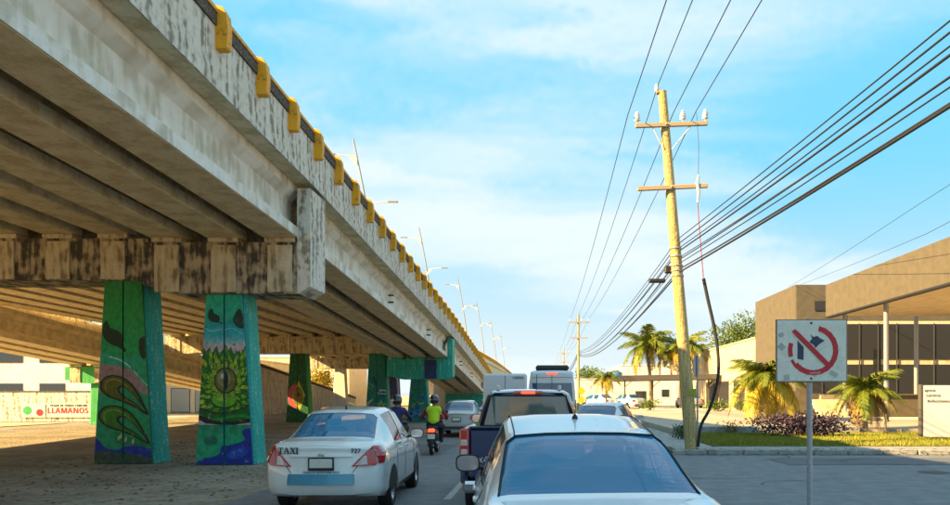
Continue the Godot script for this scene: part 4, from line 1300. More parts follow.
# ---------------------------------------------------------------- bodies as one skin (surface nets on a field of tapered bones)
func net(bones: Array, cell: float, k: float) -> ArrayMesh:
	var lo := Vector3.ONE * 1e9
	var hi := -lo
	for b in bones:
		for e in 2:
			var r: Vector3 = Vector3.ONE * (b[2 + e] + cell * 3)
			lo = lo.min(b[e] - r)
			hi = hi.max(b[e] + r)
	var nx := int((hi.x - lo.x) / cell) + 2
	var ny := int((hi.y - lo.y) / cell) + 2
	var nz := int((hi.z - lo.z) / cell) + 2
	var f := PackedFloat32Array()
	f.resize(nx * ny * nz)
	f.fill(1.0)
	var near := PackedFloat32Array()
	near.resize(f.size())
	near.fill(9.0)
	var col := PackedInt32Array()
	col.resize(f.size())
	for bi in bones.size():
		var b: Array = bones[bi]
		var rm: float = maxf(b[2], b[3]) + k + cell * 2
		var a0: Vector3 = (b[0] as Vector3).min(b[1]) - Vector3.ONE * rm
		var a1: Vector3 = (b[0] as Vector3).max(b[1]) + Vector3.ONE * rm
		var ab: Vector3 = b[1] - b[0]
		var l2 := maxf(ab.length_squared(), 1e-9)
		for z in range(maxi(0, int((a0.z - lo.z) / cell)), mini(nz, int((a1.z - lo.z) / cell) + 2)):
			for y in range(maxi(0, int((a0.y - lo.y) / cell)), mini(ny, int((a1.y - lo.y) / cell) + 2)):
				for x in range(maxi(0, int((a0.x - lo.x) / cell)), mini(nx, int((a1.x - lo.x) / cell) + 2)):
					var p := lo + Vector3(x, y, z) * cell
					var t := clampf((p - b[0]).dot(ab) / l2, 0.0, 1.0)
					var d: float = p.distance_to(b[0] + ab * t) - lerpf(b[2], b[3], t)
					var i := (z * ny + y) * nx + x
					if d < near[i]:
						near[i] = d
						col[i] = bi
					var o := f[i]
					var h := clampf(0.5 + 0.5 * (o - d) / k, 0.0, 1.0)
					f[i] = lerpf(o, d, h) - k * h * (1.0 - h)
	var id := {}
	var verts := PackedVector3Array()
	var cols := PackedColorArray()
	var idx := PackedInt32Array()
	var step := [1, nx, nx * ny]
	for z in nz - 1:
		for y in ny - 1:
			for x in nx - 1:
				var i := (z * ny + y) * nx + x
				var inside := 0
				for c in 8:
					if f[i + (c & 1) + ((c >> 1) & 1) * nx + (c >> 2) * nx * ny] < 0: inside += 1
				if inside == 0 or inside == 8: continue
				var s := Vector3.ZERO
				var cnt := 0
				for c in 8:
					for ax in 3:
						if c & (1 << ax): continue
						var c2 := c | (1 << ax)
						var fa := f[i + (c & 1) + ((c >> 1) & 1) * nx + (c >> 2) * nx * ny]
						var fb := f[i + (c2 & 1) + ((c2 >> 1) & 1) * nx + (c2 >> 2) * nx * ny]
						if (fa < 0) == (fb < 0): continue
						var pa := Vector3(c & 1, (c >> 1) & 1, c >> 2)
						var pb := Vector3(c2 & 1, (c2 >> 1) & 1, c2 >> 2)
						s += pa.lerp(pb, fa / (fa - fb))
						cnt += 1
				id[i] = verts.size()
				verts.append(lo + (Vector3(x, y, z) + s / cnt) * cell)
				cols.append(bones[col[i]][4])
	for i in id:
		var x: int = i % nx
		var y: int = (i / nx) % ny
		var z: int = i / (nx * ny)
		for ax in 3:
			var u := (ax + 1) % 3
			var w := (ax + 2) % 3
			if [x, y, z][u] == 0 or [x, y, z][w] == 0: continue
			var fa := f[i]
			var fb := f[i + step[ax]]
			if (fa < 0) == (fb < 0): continue
			var q := [i, i - step[u], i - step[u] - step[w], i - step[w]]
			if not (id.has(q[1]) and id.has(q[2]) and id.has(q[3])): continue
			var order := [0, 1, 2, 0, 2, 3] if fa >= 0 else [0, 2, 1, 0, 3, 2]
			for o in order: idx.append(id[q[o]])
	var norm := PackedVector3Array()
	norm.resize(verts.size())
	for t in range(0, idx.size(), 3):
		var n := (verts[idx[t + 2]] - verts[idx[t]]).cross(verts[idx[t + 1]] - verts[idx[t]])
		for k2 in 3: norm[idx[t + k2]] += n
	for i in norm.size(): norm[i] = norm[i].normalized()
	var arr := []
	arr.resize(Mesh.ARRAY_MAX)
	arr[Mesh.ARRAY_VERTEX] = verts
	arr[Mesh.ARRAY_NORMAL] = norm
	arr[Mesh.ARRAY_COLOR] = cols
	arr[Mesh.ARRAY_INDEX] = idx
	var m := ArrayMesh.new()
	m.add_surface_from_arrays(Mesh.PRIMITIVE_TRIANGLES, arr)
	return m

func hand_bones(wrist: Vector3, fwd: Vector3, side: Vector3, down: Vector3, c: Color) -> Array:
	# a hand closed round a grip: palm, four curled fingers, thumb below
	var out := [[wrist, wrist + fwd * .045, .026, .030, c], [wrist + fwd * .045 - side * .022, wrist + fwd * .08 - side * .03, .022, .018, c], [wrist + fwd * .045 + side * .022, wrist + fwd * .08 + side * .03, .022, .018, c]]
	var len_ := [.036, .042, .040, .032]
	for i in 4:
		var o := wrist + fwd * .082 + side * (-.033 + .022 * i)
		var p: Vector3 = o + fwd * len_[i] + down * .008
		var q: Vector3 = p + down * .032 + fwd * .004
		out.append([o, p, .010, .0095, c])
		out.append([p, q, .0095, .009, c])
		out.append([q, q - fwd * .026 + down * .004, .009, .0085, c])
	var th := wrist + fwd * .03 - side * .038
	out.append([th, th + fwd * .035 + down * .028 - side * .006, .013, .011, c])
	out.append([th + fwd * .035 + down * .028 - side * .006, th + fwd * .068 + down * .038 + side * .012, .011, .0095, c])
	return out

func rider(label: String, at: Vector3, turn: float, vest: bool, top_c: Color, leg_c: Color, lean := 0.0) -> Node3D:
	var t := thing("person", label, "person", at, turn)
	var skin := Color(.30, .16, .10)
	var hip := Vector3(0, .84, .12)
	var chest := Vector3(lean, 1.20, .02)
	var neck := Vector3(lean * 1.2, 1.36, -.02)
	var bones := [[hip + Vector3(-.08, 0, 0), hip + Vector3(.08, 0, 0), .135, .135, leg_c], [hip + Vector3(0, .08, 0), chest, .145, .155, top_c], [chest + Vector3(-.10, .06, 0), chest + Vector3(.10, .06, 0), .115, .115, top_c], [neck + Vector3(-.13, -.05, 0), neck + Vector3(.13, -.05, 0), .065, .065, top_c], [neck, neck + Vector3(0, .08, -.01), .055, .055, skin]]
	var hands := []
	for s in [-1.0, 1.0]:
		var sh := neck + Vector3(s * .185, -.06, 0)
		var el := Vector3(s * .36 + lean, 1.08, -.10)
		var wr := Vector3(s * .315, 1.02, -.36)
		bones.append([sh, el, .062, .048, top_c])
		bones.append([el, wr, .045, .032, top_c])
		hands.append_array(hand_bones(wr, Vector3(-s * .05, -.05, -1).normalized(), Vector3(s, 0, 0) * -1.0, Vector3(0, -1, 0), skin))
		var kn := Vector3(s * .20, .80, -.38)
		var an := Vector3(s * .19, .40, -.24)
		bones.append([hip + Vector3(s * .10, -.01, 0), kn, .100, .068, leg_c])
		bones.append([kn, an, .062, .042, leg_c])
		bones.append([an + Vector3(0, -.04, .03), an + Vector3(0, -.06, -.17), .045, .036, Color(.015, .015, .015)])
	# head under the helmet, face forwards
	var hd := neck + Vector3(0, .17, -.03)
	bones.append([hd, hd + Vector3(0, .04, 0), .082, .088, skin])
	bones.append([hd + Vector3(0, -.05, -.05), hd + Vector3(0, -.03, -.06), .045, .05, skin])
	bones.append([hd + Vector3(0, .0, -.085), hd + Vector3(0, -.02, -.10), .012, .016, skin])
	put("body", net(bones, .018, .035), M.vcol, t)
	put("hands", net(hands, .006, .006), M.vcol, t)
	var hb := MB.new(true)
	hb.lathe([Vector2(.0, .158), Vector2(.06, .150), Vector2(.105, .118), Vector2(.132, .07), Vector2(.140, .01), Vector2(.134, -.05), Vector2(.118, -.10), Vector2(.10, -.115), Vector2(.09, -.10)], 22, Transform3D(Basis(Vector3.RIGHT, -.08).scaled(Vector3(.95, 1, 1.12)), hd + Vector3(0, .03, 0)))
	put("helmet", hb, M.helmet, t)
	if vest:
		var vb := [[hip + Vector3(0, .10, 0), chest, .158, .168, Color.WHITE], [chest + Vector3(-.10, .06, 0), chest + Vector3(.10, .06, 0), .127, .127, Color.WHITE], [neck + Vector3(-.12, -.06, 0), neck + Vector3(.12, -.06, 0), .075, .075, Color.WHITE]]
		put("safety_vest", net(vb, .018, .03), M.hivis, t)
	return t

func scooter(label: String, at: Vector3, turn: float, body: Material) -> Node3D:
	var t := thing("motor_scooter", label, "scooter", at, turn)
	for z in [.52, -.72]:
		var w := put("wheel", moto_wheel()[0], M.black_rubber, t)
		w.position = Vector3(0, .27, z)
		put("rim", moto_wheel()[1], M.rim, w)
	var b := MB.new(true)
	var sec := func(z: float, w: float, y0: float, y1: float):
		var r := []
		for i in 14:
			var a := TAU * i / 14
			r.append(Vector3(signf(cos(a)) * pow(absf(cos(a)), .7) * w, lerpf(y0, y1, .5) + signf(sin(a)) * pow(absf(sin(a)), .7) * (y1 - y0) * .5, z))
		return r
	b.loft([sec.call(.66, .05, .62, .74), sec.call(.60, .10, .52, .78), sec.call(.40, .15, .42, .77), sec.call(.10, .16, .34, .74), sec.call(-.12, .13, .30, .60)])
	put("tail_fairing", b, body, t)
	put("seat", bx(Vector3(0, .775, .22), Vector3(.27, .09, .72), .035), M.seat_cloth, t)
	put("foot_deck", bx(Vector3(0, .34, -.30), Vector3(.36, .08, .46), .03), body, t)
	put("leg_shield", bx(Vector3(0, .66, -.60), Vector3(.40, .62, .07), .03, Basis(Vector3.RIGHT, .3)), body, t)
	put("front_fender", bx(Vector3(0, .50, -.72), Vector3(.15, .12, .42), .05), body, t)
	var h := MB.new()
	h.tube([Vector3(-.36, 1.00, -.44), Vector3(-.2, 1.03, -.55), Vector3(.2, 1.03, -.55), Vector3(.36, 1.00, -.44)], .016, 8)
	h.tube([Vector3(0, 1.02, -.56), Vector3(0, .28, -.74)], .03, 8)
	put("handlebar", h, M.black_plastic, t)
	for s in [-1.0, 1.0]:
		var g := MB.new(true)
		g.tube([Vector3(s * .22, 1.03, -.54), Vector3(s * .30, 1.17, -.52)], .008, 5)
		g.lathe([Vector2(0, -.01), Vector2(.05, -.012), Vector2(.055, .0), Vector2(.04, .018), Vector2(0, .022)], 14, Transform3D(Basis(Vector3.RIGHT, -PI / 2), Vector3(s * .31, 1.20, -.52)))
		put("mirror", g, M.black_plastic, t)
		put("turn_signal", bx(Vector3(s * .15, .64, .62), Vector3(.07, .05, .06), .015), M.amber, t)
	put("tail_light", bx(Vector3(0, .70, .66), Vector3(.20, .10, .06), .025), M.lens_lit, t)
	put("licence_plate", bx(Vector3(0, .53, .69), Vector3(.21, .14, .012), .004, Basis(Vector3.RIGHT, -.15)), M.sign_white, t)
	put("rear_fender", bx(Vector3(0, .42, .66), Vector3(.14, .26, .03), .01, Basis(Vector3.RIGHT, -.2)), M.black_plastic, t)
	var e := MB.new()
	e.tube([Vector3(.15, .28, .05), Vector3(.17, .32, .40), Vector3(.18, .36, .62)], [.03, .05, .05], 10)
	put("exhaust", e, M.galv, t)
	put("engine", bx(Vector3(0, .30, .28), Vector3(.26, .22, .44), .05), M.black_plastic, t)
	return t

var moto := []
func moto_wheel() -> Array:
	if moto.is_empty():
		var tr := Transform3D(Basis(Vector3.BACK, PI / 2), Vector3.ZERO)
		var a := MB.new(true)
		a.lathe([Vector2(.19, -.04), Vector2(.23, -.055), Vector2(.265, -.035), Vector2(.27, 0), Vector2(.265, .035), Vector2(.23, .055), Vector2(.19, .04), Vector2(.19, -.04)], 24, tr)
		var b := MB.new()
		b.lathe([Vector2(0, -.06), Vector2(.04, -.06), Vector2(.05, -.02), Vector2(.15, -.02), Vector2(.19, -.04), Vector2(.19, .04), Vector2(.15, .02), Vector2(.05, .02), Vector2(.04, .06), Vector2(0, .06)], 20, tr)
		moto = [a.done(), b.done()]
	return moto

func build_traffic():
	build_taxi()
	build_white_car()
	build_pickup()
	build_van_and_truck()
	small_sedan("silver_sedan", "silver beige sedan ahead of the rider in the yellow vest", V(-3.45, 0, 32.0), 0, M.silver_paint)
	small_sedan("blue_sedan", "blue sedan beyond the silver one, mostly hidden by the pickup", V(-2.75, 0, 41.5), 0, M.navy_car)
	small_sedan("silver_sedan", "silver sedan showing its dark side windows, right of the pickup", V(1.25, 0, 22.0), deg_to_rad(-17), M.van_white)
	var a := V(-3.16, 0, 23.2)
	scooter("dark scooter under the rider in the yellow vest", a, 0.02, M.black_plastic)
	rider("rider in yellow safety vest and black helmet on a dark scooter", a, 0.02, true, Color(.30, .03, .02), Color(.015, .015, .02))
	var b := V(-3.93, 0, 21.5)
	scooter("dark scooter beyond the taxi, under the rider in navy", b, 0.0, M.navy_car)
	rider("rider in navy jacket and dark helmet just beyond the taxi roof", b, 0.0, false, Color(.02, .025, .10), Color(.02, .022, .03))

# ---------------------------------------------------------------- plants
func frond_mesh(L: float, droop: float, n: int, wide: float, s: int) -> ArrayMesh:
	rng.seed = s
	var b := MB.new()
	var spine := []
	var rad := []
	for k in 9:
		var t := k / 8.0
		spine.append(Vector3(L * (t - droop * .22 * t * t), L * (.34 * t - droop * t * t * .78), L * .05 * sin(t * 2.4) * rng.randf_range(.6, 1.2)))
		rad.append(lerpf(.030, .006, t) * L * .45)
	b.tint = Color(1.1, 1.0, .7)
	b.tube(spine, rad, 5)
	for i in n:
		var t := .12 + .88 * (i + .5) / n
		var k := t * 8.0
		var a: Vector3 = spine[mini(7, int(k))].lerp(spine[mini(8, int(k) + 1)], k - int(k))
		var fw: Vector3 = (spine[mini(8, int(k) + 1)] - spine[mini(7, int(k))]).normalized()
		var side := fw.cross(Vector3.UP).normalized()
		for sgn in [-1.0, 1.0]:
			var l := L * wide * pow(sin(minf(PI, .35 + t * 2.65)), .7) * rng.randf_range(.82, 1.12)
			var dir: Vector3 = (side * sgn * rng.randf_range(.75, .95) + fw * (.35 + .75 * t) + Vector3.UP * rng.randf_range(-.55, .02)).normalized()
			var w := fw * L * .0125
			var mid: Vector3 = a + dir * l * .5 + Vector3.UP * l * .05
			var tip: Vector3 = a + dir * l + Vector3.DOWN * l * rng.randf_range(.22, .42)
			var v := rng.randf_range(.72, 1.35)
			b.tint = Color(v * rng.randf_range(.9, 1.25), v, v * .8)
			b.tri(a - w, a + w, mid + w)
			b.tri(a - w, mid + w, mid - w)
			b.tri(mid - w, mid + w, tip)
	return b.done()

var fronds := {}
func palm(called: String, label: String, at: Vector3, h: float, L: float, n: int, r: float, kinds: Array, s: int, group := "", droop := 1.0, lean := Vector3.ZERO):
	var t := thing(called, label, "palm tree", at, 0, group)
	var b := MB.new(true)
	var path := []
	var rad := []
	for k in 15:
		var f := k / 14.0
		path.append(lean * f * f + Vector3(0, h * f, 0))
		rad.append(r * (1.0 + .45 * pow(1.0 - f, 6)) * (1.0 if k % 2 else .90))
	b.tube(path, rad, 12)
	put("trunk", b, M.bark, t)
	var top: Vector3 = path[-1]
	var key := "%f_%f" % [L, droop]
	if not fronds.has(key):
		fronds[key] = [frond_mesh(L, droop * .62, 62, .31, 3), frond_mesh(L * .94, droop * .85, 62, .31, 4), frond_mesh(L, droop * 1.12, 62, .30, 5), frond_mesh(L * .8, droop * 1.4, 54, .32, 6)]
	rng.seed = s
	for i in n:
		var f := float(i) / n
		var o := put("frond", fronds[key][mini(3, int(f * 4.0))], M[kinds[mini(kinds.size() - 1, int(f * kinds.size()))]], t)
		o.position = top
		o.rotation = Vector3(rng.randf_range(-.15, .15), i * 2.399 + rng.randf_range(-.2, .2), lerpf(.85, -.35, f) + rng.randf_range(-.12, .12))
		var sc := rng.randf_range(.86, 1.1)
		o.scale = Vector3.ONE * sc

func leaf_mass(center: Vector3, size: Vector3, n: int, leaf: float, s: int, clumps := 14) -> ArrayMesh:
	rng.seed = s
	var b := MB.new()
	var cs := []
	for i in clumps:
		var u := Vector3(rng.randfn(), rng.randfn(), rng.randfn()).normalized() * pow(rng.randf(), .5)
		cs.append([center + u * size * .36, size * rng.randf_range(.22, .36), rng.randf_range(.75, 1.3)])
	for i in n:
		var c: Array = cs[rng.randi() % clumps]
		var u := Vector3(rng.randfn(), rng.randfn(), rng.randfn()).normalized()
		var p: Vector3 = c[0] + u * c[1] * pow(rng.randf(), .3)
		var d := (u + Vector3(rng.randfn(), rng.randfn() + .3, rng.randfn()) * .55).normalized()
		var e := d.cross(Vector3(rng.randfn(), rng.randfn(), rng.randfn())).normalized() * leaf * .27
		var l := leaf * rng.randf_range(.7, 1.3)
		var v: float = c[2] * rng.randf_range(.75, 1.25)
		b.tint = Color(v * rng.randf_range(.9, 1.25), v, v * .85)
		b.tri(p, p + d * l * .5 + e, p + d * l)
		b.tri(p, p + d * l, p + d * l * .5 - e)
	return b.done()

func shrub(called: String, label: String, at: Vector3, size: Vector3, n: int, leaf: float, m: Material, s: int, group := ""):
	var t := thing(called, label, "shrub", at, 0, group)
	put("foliage", leaf_mass(Vector3(0, size.y * .5, 0), size, n, leaf, s), m, t)
	var b := MB.new()
	rng.seed = s
	for i in 5: b.tube([Vector3(rng.randf_range(-.05, .05), 0, rng.randf_range(-.05, .05)), Vector3(rng.randf_range(-.3, .3) * size.x, size.y * .6, rng.randf_range(-.3, .3) * size.z)], [.02, .008], 5)
	put("stem", b, M.bark, t)

func tree(called: String, label: String, at: Vector3, h: float, crown: Vector3, n: int, leaf: float, m: Material, s: int, group := ""):
	var t := thing(called, label, "tree", at, 0, group)
	var b := MB.new()
	rng.seed = s
	b.tube([Vector3.ZERO, Vector3(.08, h * .35, 0), Vector3(.0, h * .68, .05)], [.22, .16, .09], 10)
	for i in 7:
		var a := TAU * i / 7 + rng.randf() * .5
		var f := Vector3(.03, h * rng.randf_range(.33, .62), 0)
		b.tube([f, f + Vector3(cos(a) * crown.x * .2, crown.y * .18, sin(a) * crown.z * .2), f + Vector3(cos(a) * crown.x * .36, crown.y * .36, sin(a) * crown.z * .36)], [.07, .045, .02], 6)
	put("trunk", b, M.bark, t)
	put("crown", leaf_mass(Vector3(0, h - crown.y * .42, 0), crown, n, leaf, s, 22), m, t)

func scatter(called: String, label: String, cat: String, blade: ArrayMesh, m: Material, n: int, s: int, where: Callable, lo := .7, hi := 1.3):
	var mm := MultiMesh.new()
	mm.transform_format = MultiMesh.TRANSFORM_3D
	mm.use_colors = true
	mm.mesh = blade
	mm.instance_count = n
	rng.seed = s
	for i in n:
		var p: Vector3 = where.call()
		var k := rng.randf_range(lo, hi)
		mm.set_instance_transform(i, Transform3D(Basis(Vector3.UP, rng.randf() * TAU).scaled(Vector3(k, k * rng.randf_range(.7, 1.3), k)), p))
		var v := rng.randf_range(.65, 1.45)
		mm.set_instance_color(i, Color(v * rng.randf_range(.85, 1.3), v, v * .8))
	var o := MultiMeshInstance3D.new()
	o.multimesh = mm
	o.material_override = m
	o.name = called
	add_child(o)
	tag(o, label, cat, "", "stuff")

func blade_mesh(h: float, w: float, n: int, spread: float, s: int) -> ArrayMesh:
	rng.seed = s
	var b := MB.new()
	for i in n:
		var o := Vector3(rng.randf_range(-1, 1), 0, rng.randf_range(-1, 1)) * spread
		var d := Vector3(rng.randf_range(-.5, .5), 1, rng.randf_range(-.5, .5)).normalized() * h * rng.randf_range(.6, 1.1)
		var e := Vector3(rng.randf_range(-1, 1), 0, rng.randf_range(-1, 1)).normalized() * w
		b.tri(o - e, o + e, o + d)
	return b.done()

# ---------------------------------------------------------------- buildings
func windows(b: Node3D, list: Array, face: String, at: float, called := "window", frame: Material = null, pane: Material = null):
	# list of [u0, u1, y0, y1]; face "front" (at distance d) or "right" (at x) or "left"
	for w in list:
		var c: float = (w[0] + w[1]) * .5
		var y: float = (w[2] + w[3]) * .5
		var su: float = w[1] - w[0]
		var sy: float = w[3] - w[2]
		var o: MeshInstance3D
		var fr: Material = frame if frame else M.trim
		var gl: Material = pane if pane else M.window
		if face == "front":
			o = put(called, bx(V(c, y, at - .015), Vector3(su + .12, sy + .12, .06)), fr, b)
			put("pane", bx(V(c, y, at - .035), Vector3(su, sy, .04)), gl, o)
		else:
			var sg := 1.0 if face == "right" else -1.0
			o = put(called, bx(V(at + .015 * sg, y, c), Vector3(.06, sy + .12, su + .12)), fr, b)
			put("pane", bx(V(at + .035 * sg, y, c), Vector3(.04, sy, su)), gl, o)

func block(called: String, label: String, x0: float, x1: float, d0: float, d1: float, h: float, m: Material) -> Node3D:
	var t := thing(called, label, "building")
	put("wall", bx(V((x0 + x1) * .5, h * .5, (d0 + d1) * .5), Vector3(x1 - x0, h, d1 - d0)), m, t)
	put("roof", bx(V((x0 + x1) * .5, h + .06, (d0 + d1) * .5), Vector3(x1 - x0 + .2, .12, d1 - d0 + .2)), m, t)
	return t

func build_buildings():
	# right: the brown modern building with a great canopy
	var t := thing("modern_building", "brown modern building with big flat canopy fascia and dark glass", "building")
	var cx0 := 16.9
	var g := .35
	# canopy: fascia facing the road, underside, fascia facing the camera out of the frame
	put("canopy_fascia", bx(V(cx0 + .15, 7.33, 38.5), Vector3(.3, 1.9, 18.6), .01), M.brown_wall, t)
	put("fascia_edge", bx(V(cx0 + .13, 6.33, 38.5), Vector3(.36, .09, 18.66), .01), M.slate, t)
	put("canopy_soffit", bx(V(cx0 + 8.5, 6.5, 38.5), Vector3(16.2, .12, 18.6)), M.wall_cream, t)
	put("canopy_roof", bx(V(cx0 + 8.5, 8.1, 38.5), Vector3(16.2, .12, 18.6)), M.brown_wall, t)
	# rear block with the corner that shows beside the canopy
	put("wall", bx(V(26.7, 4.72, 61.3), Vector3(18.0, 9.4, 10.6)), M.brown_wall, t)
	put("wall_panel", bx(V(19.4, 7.0, 55.94), Vector3(3.36, 4.8, .1)), M.brown_wall, t)
	windows(t, [[19.05, 20.05, 7.65, 8.2]], "front", 55.87, "window", M.slate, M.slate)
	# wall under the canopy: cream panels and dark glazing
	put("wall", bx(V(27, 3.45, 52.6), Vector3(17.6, 6.2, .3)), M.wall_cream, t)
	for i in 3:
		put("glazing_panel", bx(V(19.9 + 4.9 * i, 5.2, 52.42), Vector3(4.84, 2.3, .08)), M.slate, t)
		put("glazing_panel", bx(V(19.9 + 4.9 * i, 2.75, 52.42), Vector3(4.84, 1.9, .08)), M.slate, t)
	put("glazing_panel", bx(V(19.3, 4.0, 52.43), Vector3(.9, 2.2, .1)), M.slate, t)
	put("glazing_panel", bx(V(21.9, 4.0, 52.43), Vector3(.5, 1.4, .1)), M.slate, t)
	for i in 12:
		put("mullion", bx(V(18.3 + i * 1.22, 4.1, 52.36), Vector3(.07, 4.6, .06)), M.trim, t)
	# columns
	for c in [[17.6, 46.6], [17.6, 41.0], [17.6, 34.0], [22.5, 48.2]]:
		var b := MB.new(true)
		b.tube([V(c[0], g, c[1]), V(c[0], 6.44, c[1])], .13, 14)
		put("column", b, M.galv, t)
	# raised terrace with its wall and steps
	put("terrace", bx(V(26.5, .95, 49.0), Vector3(16.6, 1.5, 6.6)), M.brown_wall, t)
	put("terrace_coping", bx(V(26.5, 1.72, 45.66), Vector3(16.7, .06, .3)), M.brown_wall, t)
	for i in 6:
		put("step", bx(V(17.0, g + .09 + i * .18, 46.2 + i * .32), Vector3(1.9, .18, .4 + .3), .01), M.wall_cream, t)
	put("wall_base", bx(V(14.9, 1.1, 50.0), Vector3(2.1, 1.7, .25)), M.brown_wall, t)
	# left of it: the lower cream building running away
	var c := thing("low_building", "low cream building with dark garage openings beyond the brown block", "building")
	put("wall", bx(V(24.0, 3.45, 83.5), Vector3(12.4, 6.0, 33.0)), M.wall_cream, c)
	windows(c, [[70.5, 74.5, .5, 3.0], [76.5, 80.5, .5, 3.0], [83.0, 87.0, .5, 3.0]], "left", 17.8, "garage_door", M.roof_dark, M.slate)
	put("roof", bx(V(24.0, 6.5, 83.5), Vector3(12.6, .12, 33.2)), M.wall_cream, c)
	# far white buildings
	var w := block("white_building", "white building behind the coconut palms", 12.5, 33, 128, 150, 6.4, M.wall_white)
	windows(w, [[15, 16.2, 1.4, 2.6], [19, 20.2, 1.4, 2.6], [23, 24.2, 1.4, 2.6], [27, 28.2, 1.4, 2.6]], "front", 128, "window", M.wall_white)
	var w2 := block("white_building", "long low white wall building left of the carport", 4.9, 15.5, 112, 124, 3.9, M.wall_white)
	windows(w2, [[13.0, 14.4, .1, 2.2]], "front", 112, "door")
	var tank := MB.new(true)
	tank.lathe([Vector2(0, 1.35), Vector2(.3, 1.3), Vector2(.9, .95), Vector2(1.0, .85), Vector2(1.0, 0), Vector2(0, 0)], 18, Transform3D(Basis.IDENTITY, V(10.4, 4.02, 115)))
	single("water_tank", tank, M.tank_blue, "blue water tank on the roof of the low white building", "water tank")
	var w3 := block("white_building", "pale house far down the road behind the second pole", 3.8, 9, 190, 205, 5.2, M.wall_white)
	windows(w3, [[5, 6, 1, 2.4], [7, 8, 1, 2.4]], "front", 190)
	# carport
	var p := thing("carport", "flat dark carport roof on posts behind the utility pole", "carport")
	put("roof", bx(V(12.4, 3.45, 82.0), Vector3(10.4, .55, 5.0), .02, Basis(Vector3.BACK, .018)), M.roof_dark, p)
	for x in [8.2, 11.0, 13.8, 16.6]:
		put("post", bx(V(x, 1.8, 80.2), Vector3(.14, 2.95, .14)), M.roof_dark, p)
		var br := MB.new()
		br.tube([V(x, 2.5, 80.2), V(x + .9, 3.25, 80.2)], .05, 6)
		put("brace", br, M.wall_cream, p)
	# left side, seen under the decks
	var l1 := block("white_building", "pale sunlit shop building at the far left under the deck", -62, -36.5, 66, 80, 7.5, M.wall_white)
	windows(l1, [[-45, -43, 1.0, 2.6], [-41.5, -39.5, 1.0, 2.6], [-49, -47, 1.0, 2.6], [-45, -43, 4.4, 5.8], [-41.5, -39.5, 4.4, 5.8]], "front", 66)
	var l2 := block("shop_building", "cream shop row with shutters seen between the two near pillars", -35.8, -27.5, 76, 88, 5.0, M.wall_cream)
	windows(l2, [[-35.3, -33.6, .1, 2.3], [-33.0, -31.4, .1, 2.3], [-30.8, -29.2, .1, 2.3]], "front", 76, "shutter", M.trim, M.galv)
	windows(l2, [[-35.0, -33.8, 3.2, 4.2], [-32.7, -31.6, 3.2, 4.2], [-30.5, -29.4, 3.2, 4.2]], "front", 76)
	var l3 := block("white_building", "far cream house with one brown window beyond the navy pillars", -44, -28.6, 118, 130, 7.2, M.wall_cream)
	windows(l3, [[-40, -38.4, 3.6, 5.2], [-36.5, -35, 3.6, 5.2], [-33, -31.6, 3.6, 5.2]], "front", 118, "window", M.roof_dark)
	var l4 := block("white_building", "far white building seen through the piers beyond the taxi", -30, -13, 210, 224, 8.0, M.wall_white)
	windows(l4, [[-28, -26, 1, 2.6], [-24, -22, 1, 2.6], [-20, -18, 1, 2.6], [-28, -26, 4.6, 6], [-24, -22, 4.6, 6], [-20, -18, 4.6, 6]], "front", 210)
	# painted yard wall with an advertisement
	var y := thing("yard_wall", "low grey wall with weathered top behind the painted advertisement", "wall")
	put("wall", bx(V(-37.5, .95, 51.3), Vector3(19, 1.9, .25)), M.barrier, y)
	put("coping", bx(V(-37.5, 1.93, 51.3), Vector3(19.1, .08, .34)), M.dark_rail, y)
	var ad := thing("advertisement_banner", "white banner with red lettering on the wall under the overpass", "banner")
	put("panel", bx(V(-30.25, .72, 51.1), Vector3(2.9, .88, .04)), M.sign_white, ad)
	var o := put("lettering", text_mesh("PLAZA DE TOROS CANCUN", .19, .01), M.print_black, ad)
	o.position = V(-30.3, 1.03, 51.07)
	o = put("lettering", text_mesh("LLAMANOS", .50, .01), M.sign_red, ad)
	o.position = V(-30.35, .70, 51.07)
	var ad2 := thing("advertisement_banner", "small white banner with green and red dots at the left", "banner")
	put("panel", bx(V(-32.55, .72, 51.1), Vector3(1.5, .88, .04)), M.sign_white, ad2)
	for q in [[-32.95, .72, .27, M.green_paint], [-32.15, .58, .22, M.sign_red]]:
		var d := MB.new()
		d.lathe([Vector2(0, .012), Vector2(q[2], .012), Vector2(q[2], 0)], 20, Transform3D(Basis(Vector3.RIGHT, PI / 2), V(q[0], q[1], 51.075)))
		put("dot", d, q[3], ad2)

# ---------------------------------------------------------------- poles, wires, signs
func wire(called: String, label: String, spans: Array, sag: float, r: float, m: Material, group := "overhead wires"):
	var b := MB.new()
	for i in spans.size() - 1:
		var path := []
		for k in 17:
			var t := k / 16.0
			path.append(spans[i].lerp(spans[i + 1], t) + Vector3.DOWN * sag * (2.3 if i > 0 and sag < .51 and r > .0119 else 1.0) * 4.0 * t * (1.0 - t))
		b.tube(path, r, 5, false)
	single(called, b, m, label, "wire", group)

func insulator(p: Node, at: Vector3, s := 1.0):
	var b := MB.new(true)
	var prof := [Vector2(.0, .30), Vector2(.035, .30), Vector2(.05, .27), Vector2(.035, .245), Vector2(.075, .22), Vector2(.04, .19), Vector2(.085, .16), Vector2(.04, .12), Vector2(.09, .09), Vector2(.03, .06), Vector2(.015, .05), Vector2(.015, 0)]
	var q := []
	for v in prof: q.append(v * s)
	b.lathe(q, 14, Transform3D(Basis.IDENTITY, at))
	put("insulator", b, M.porcelain, p)

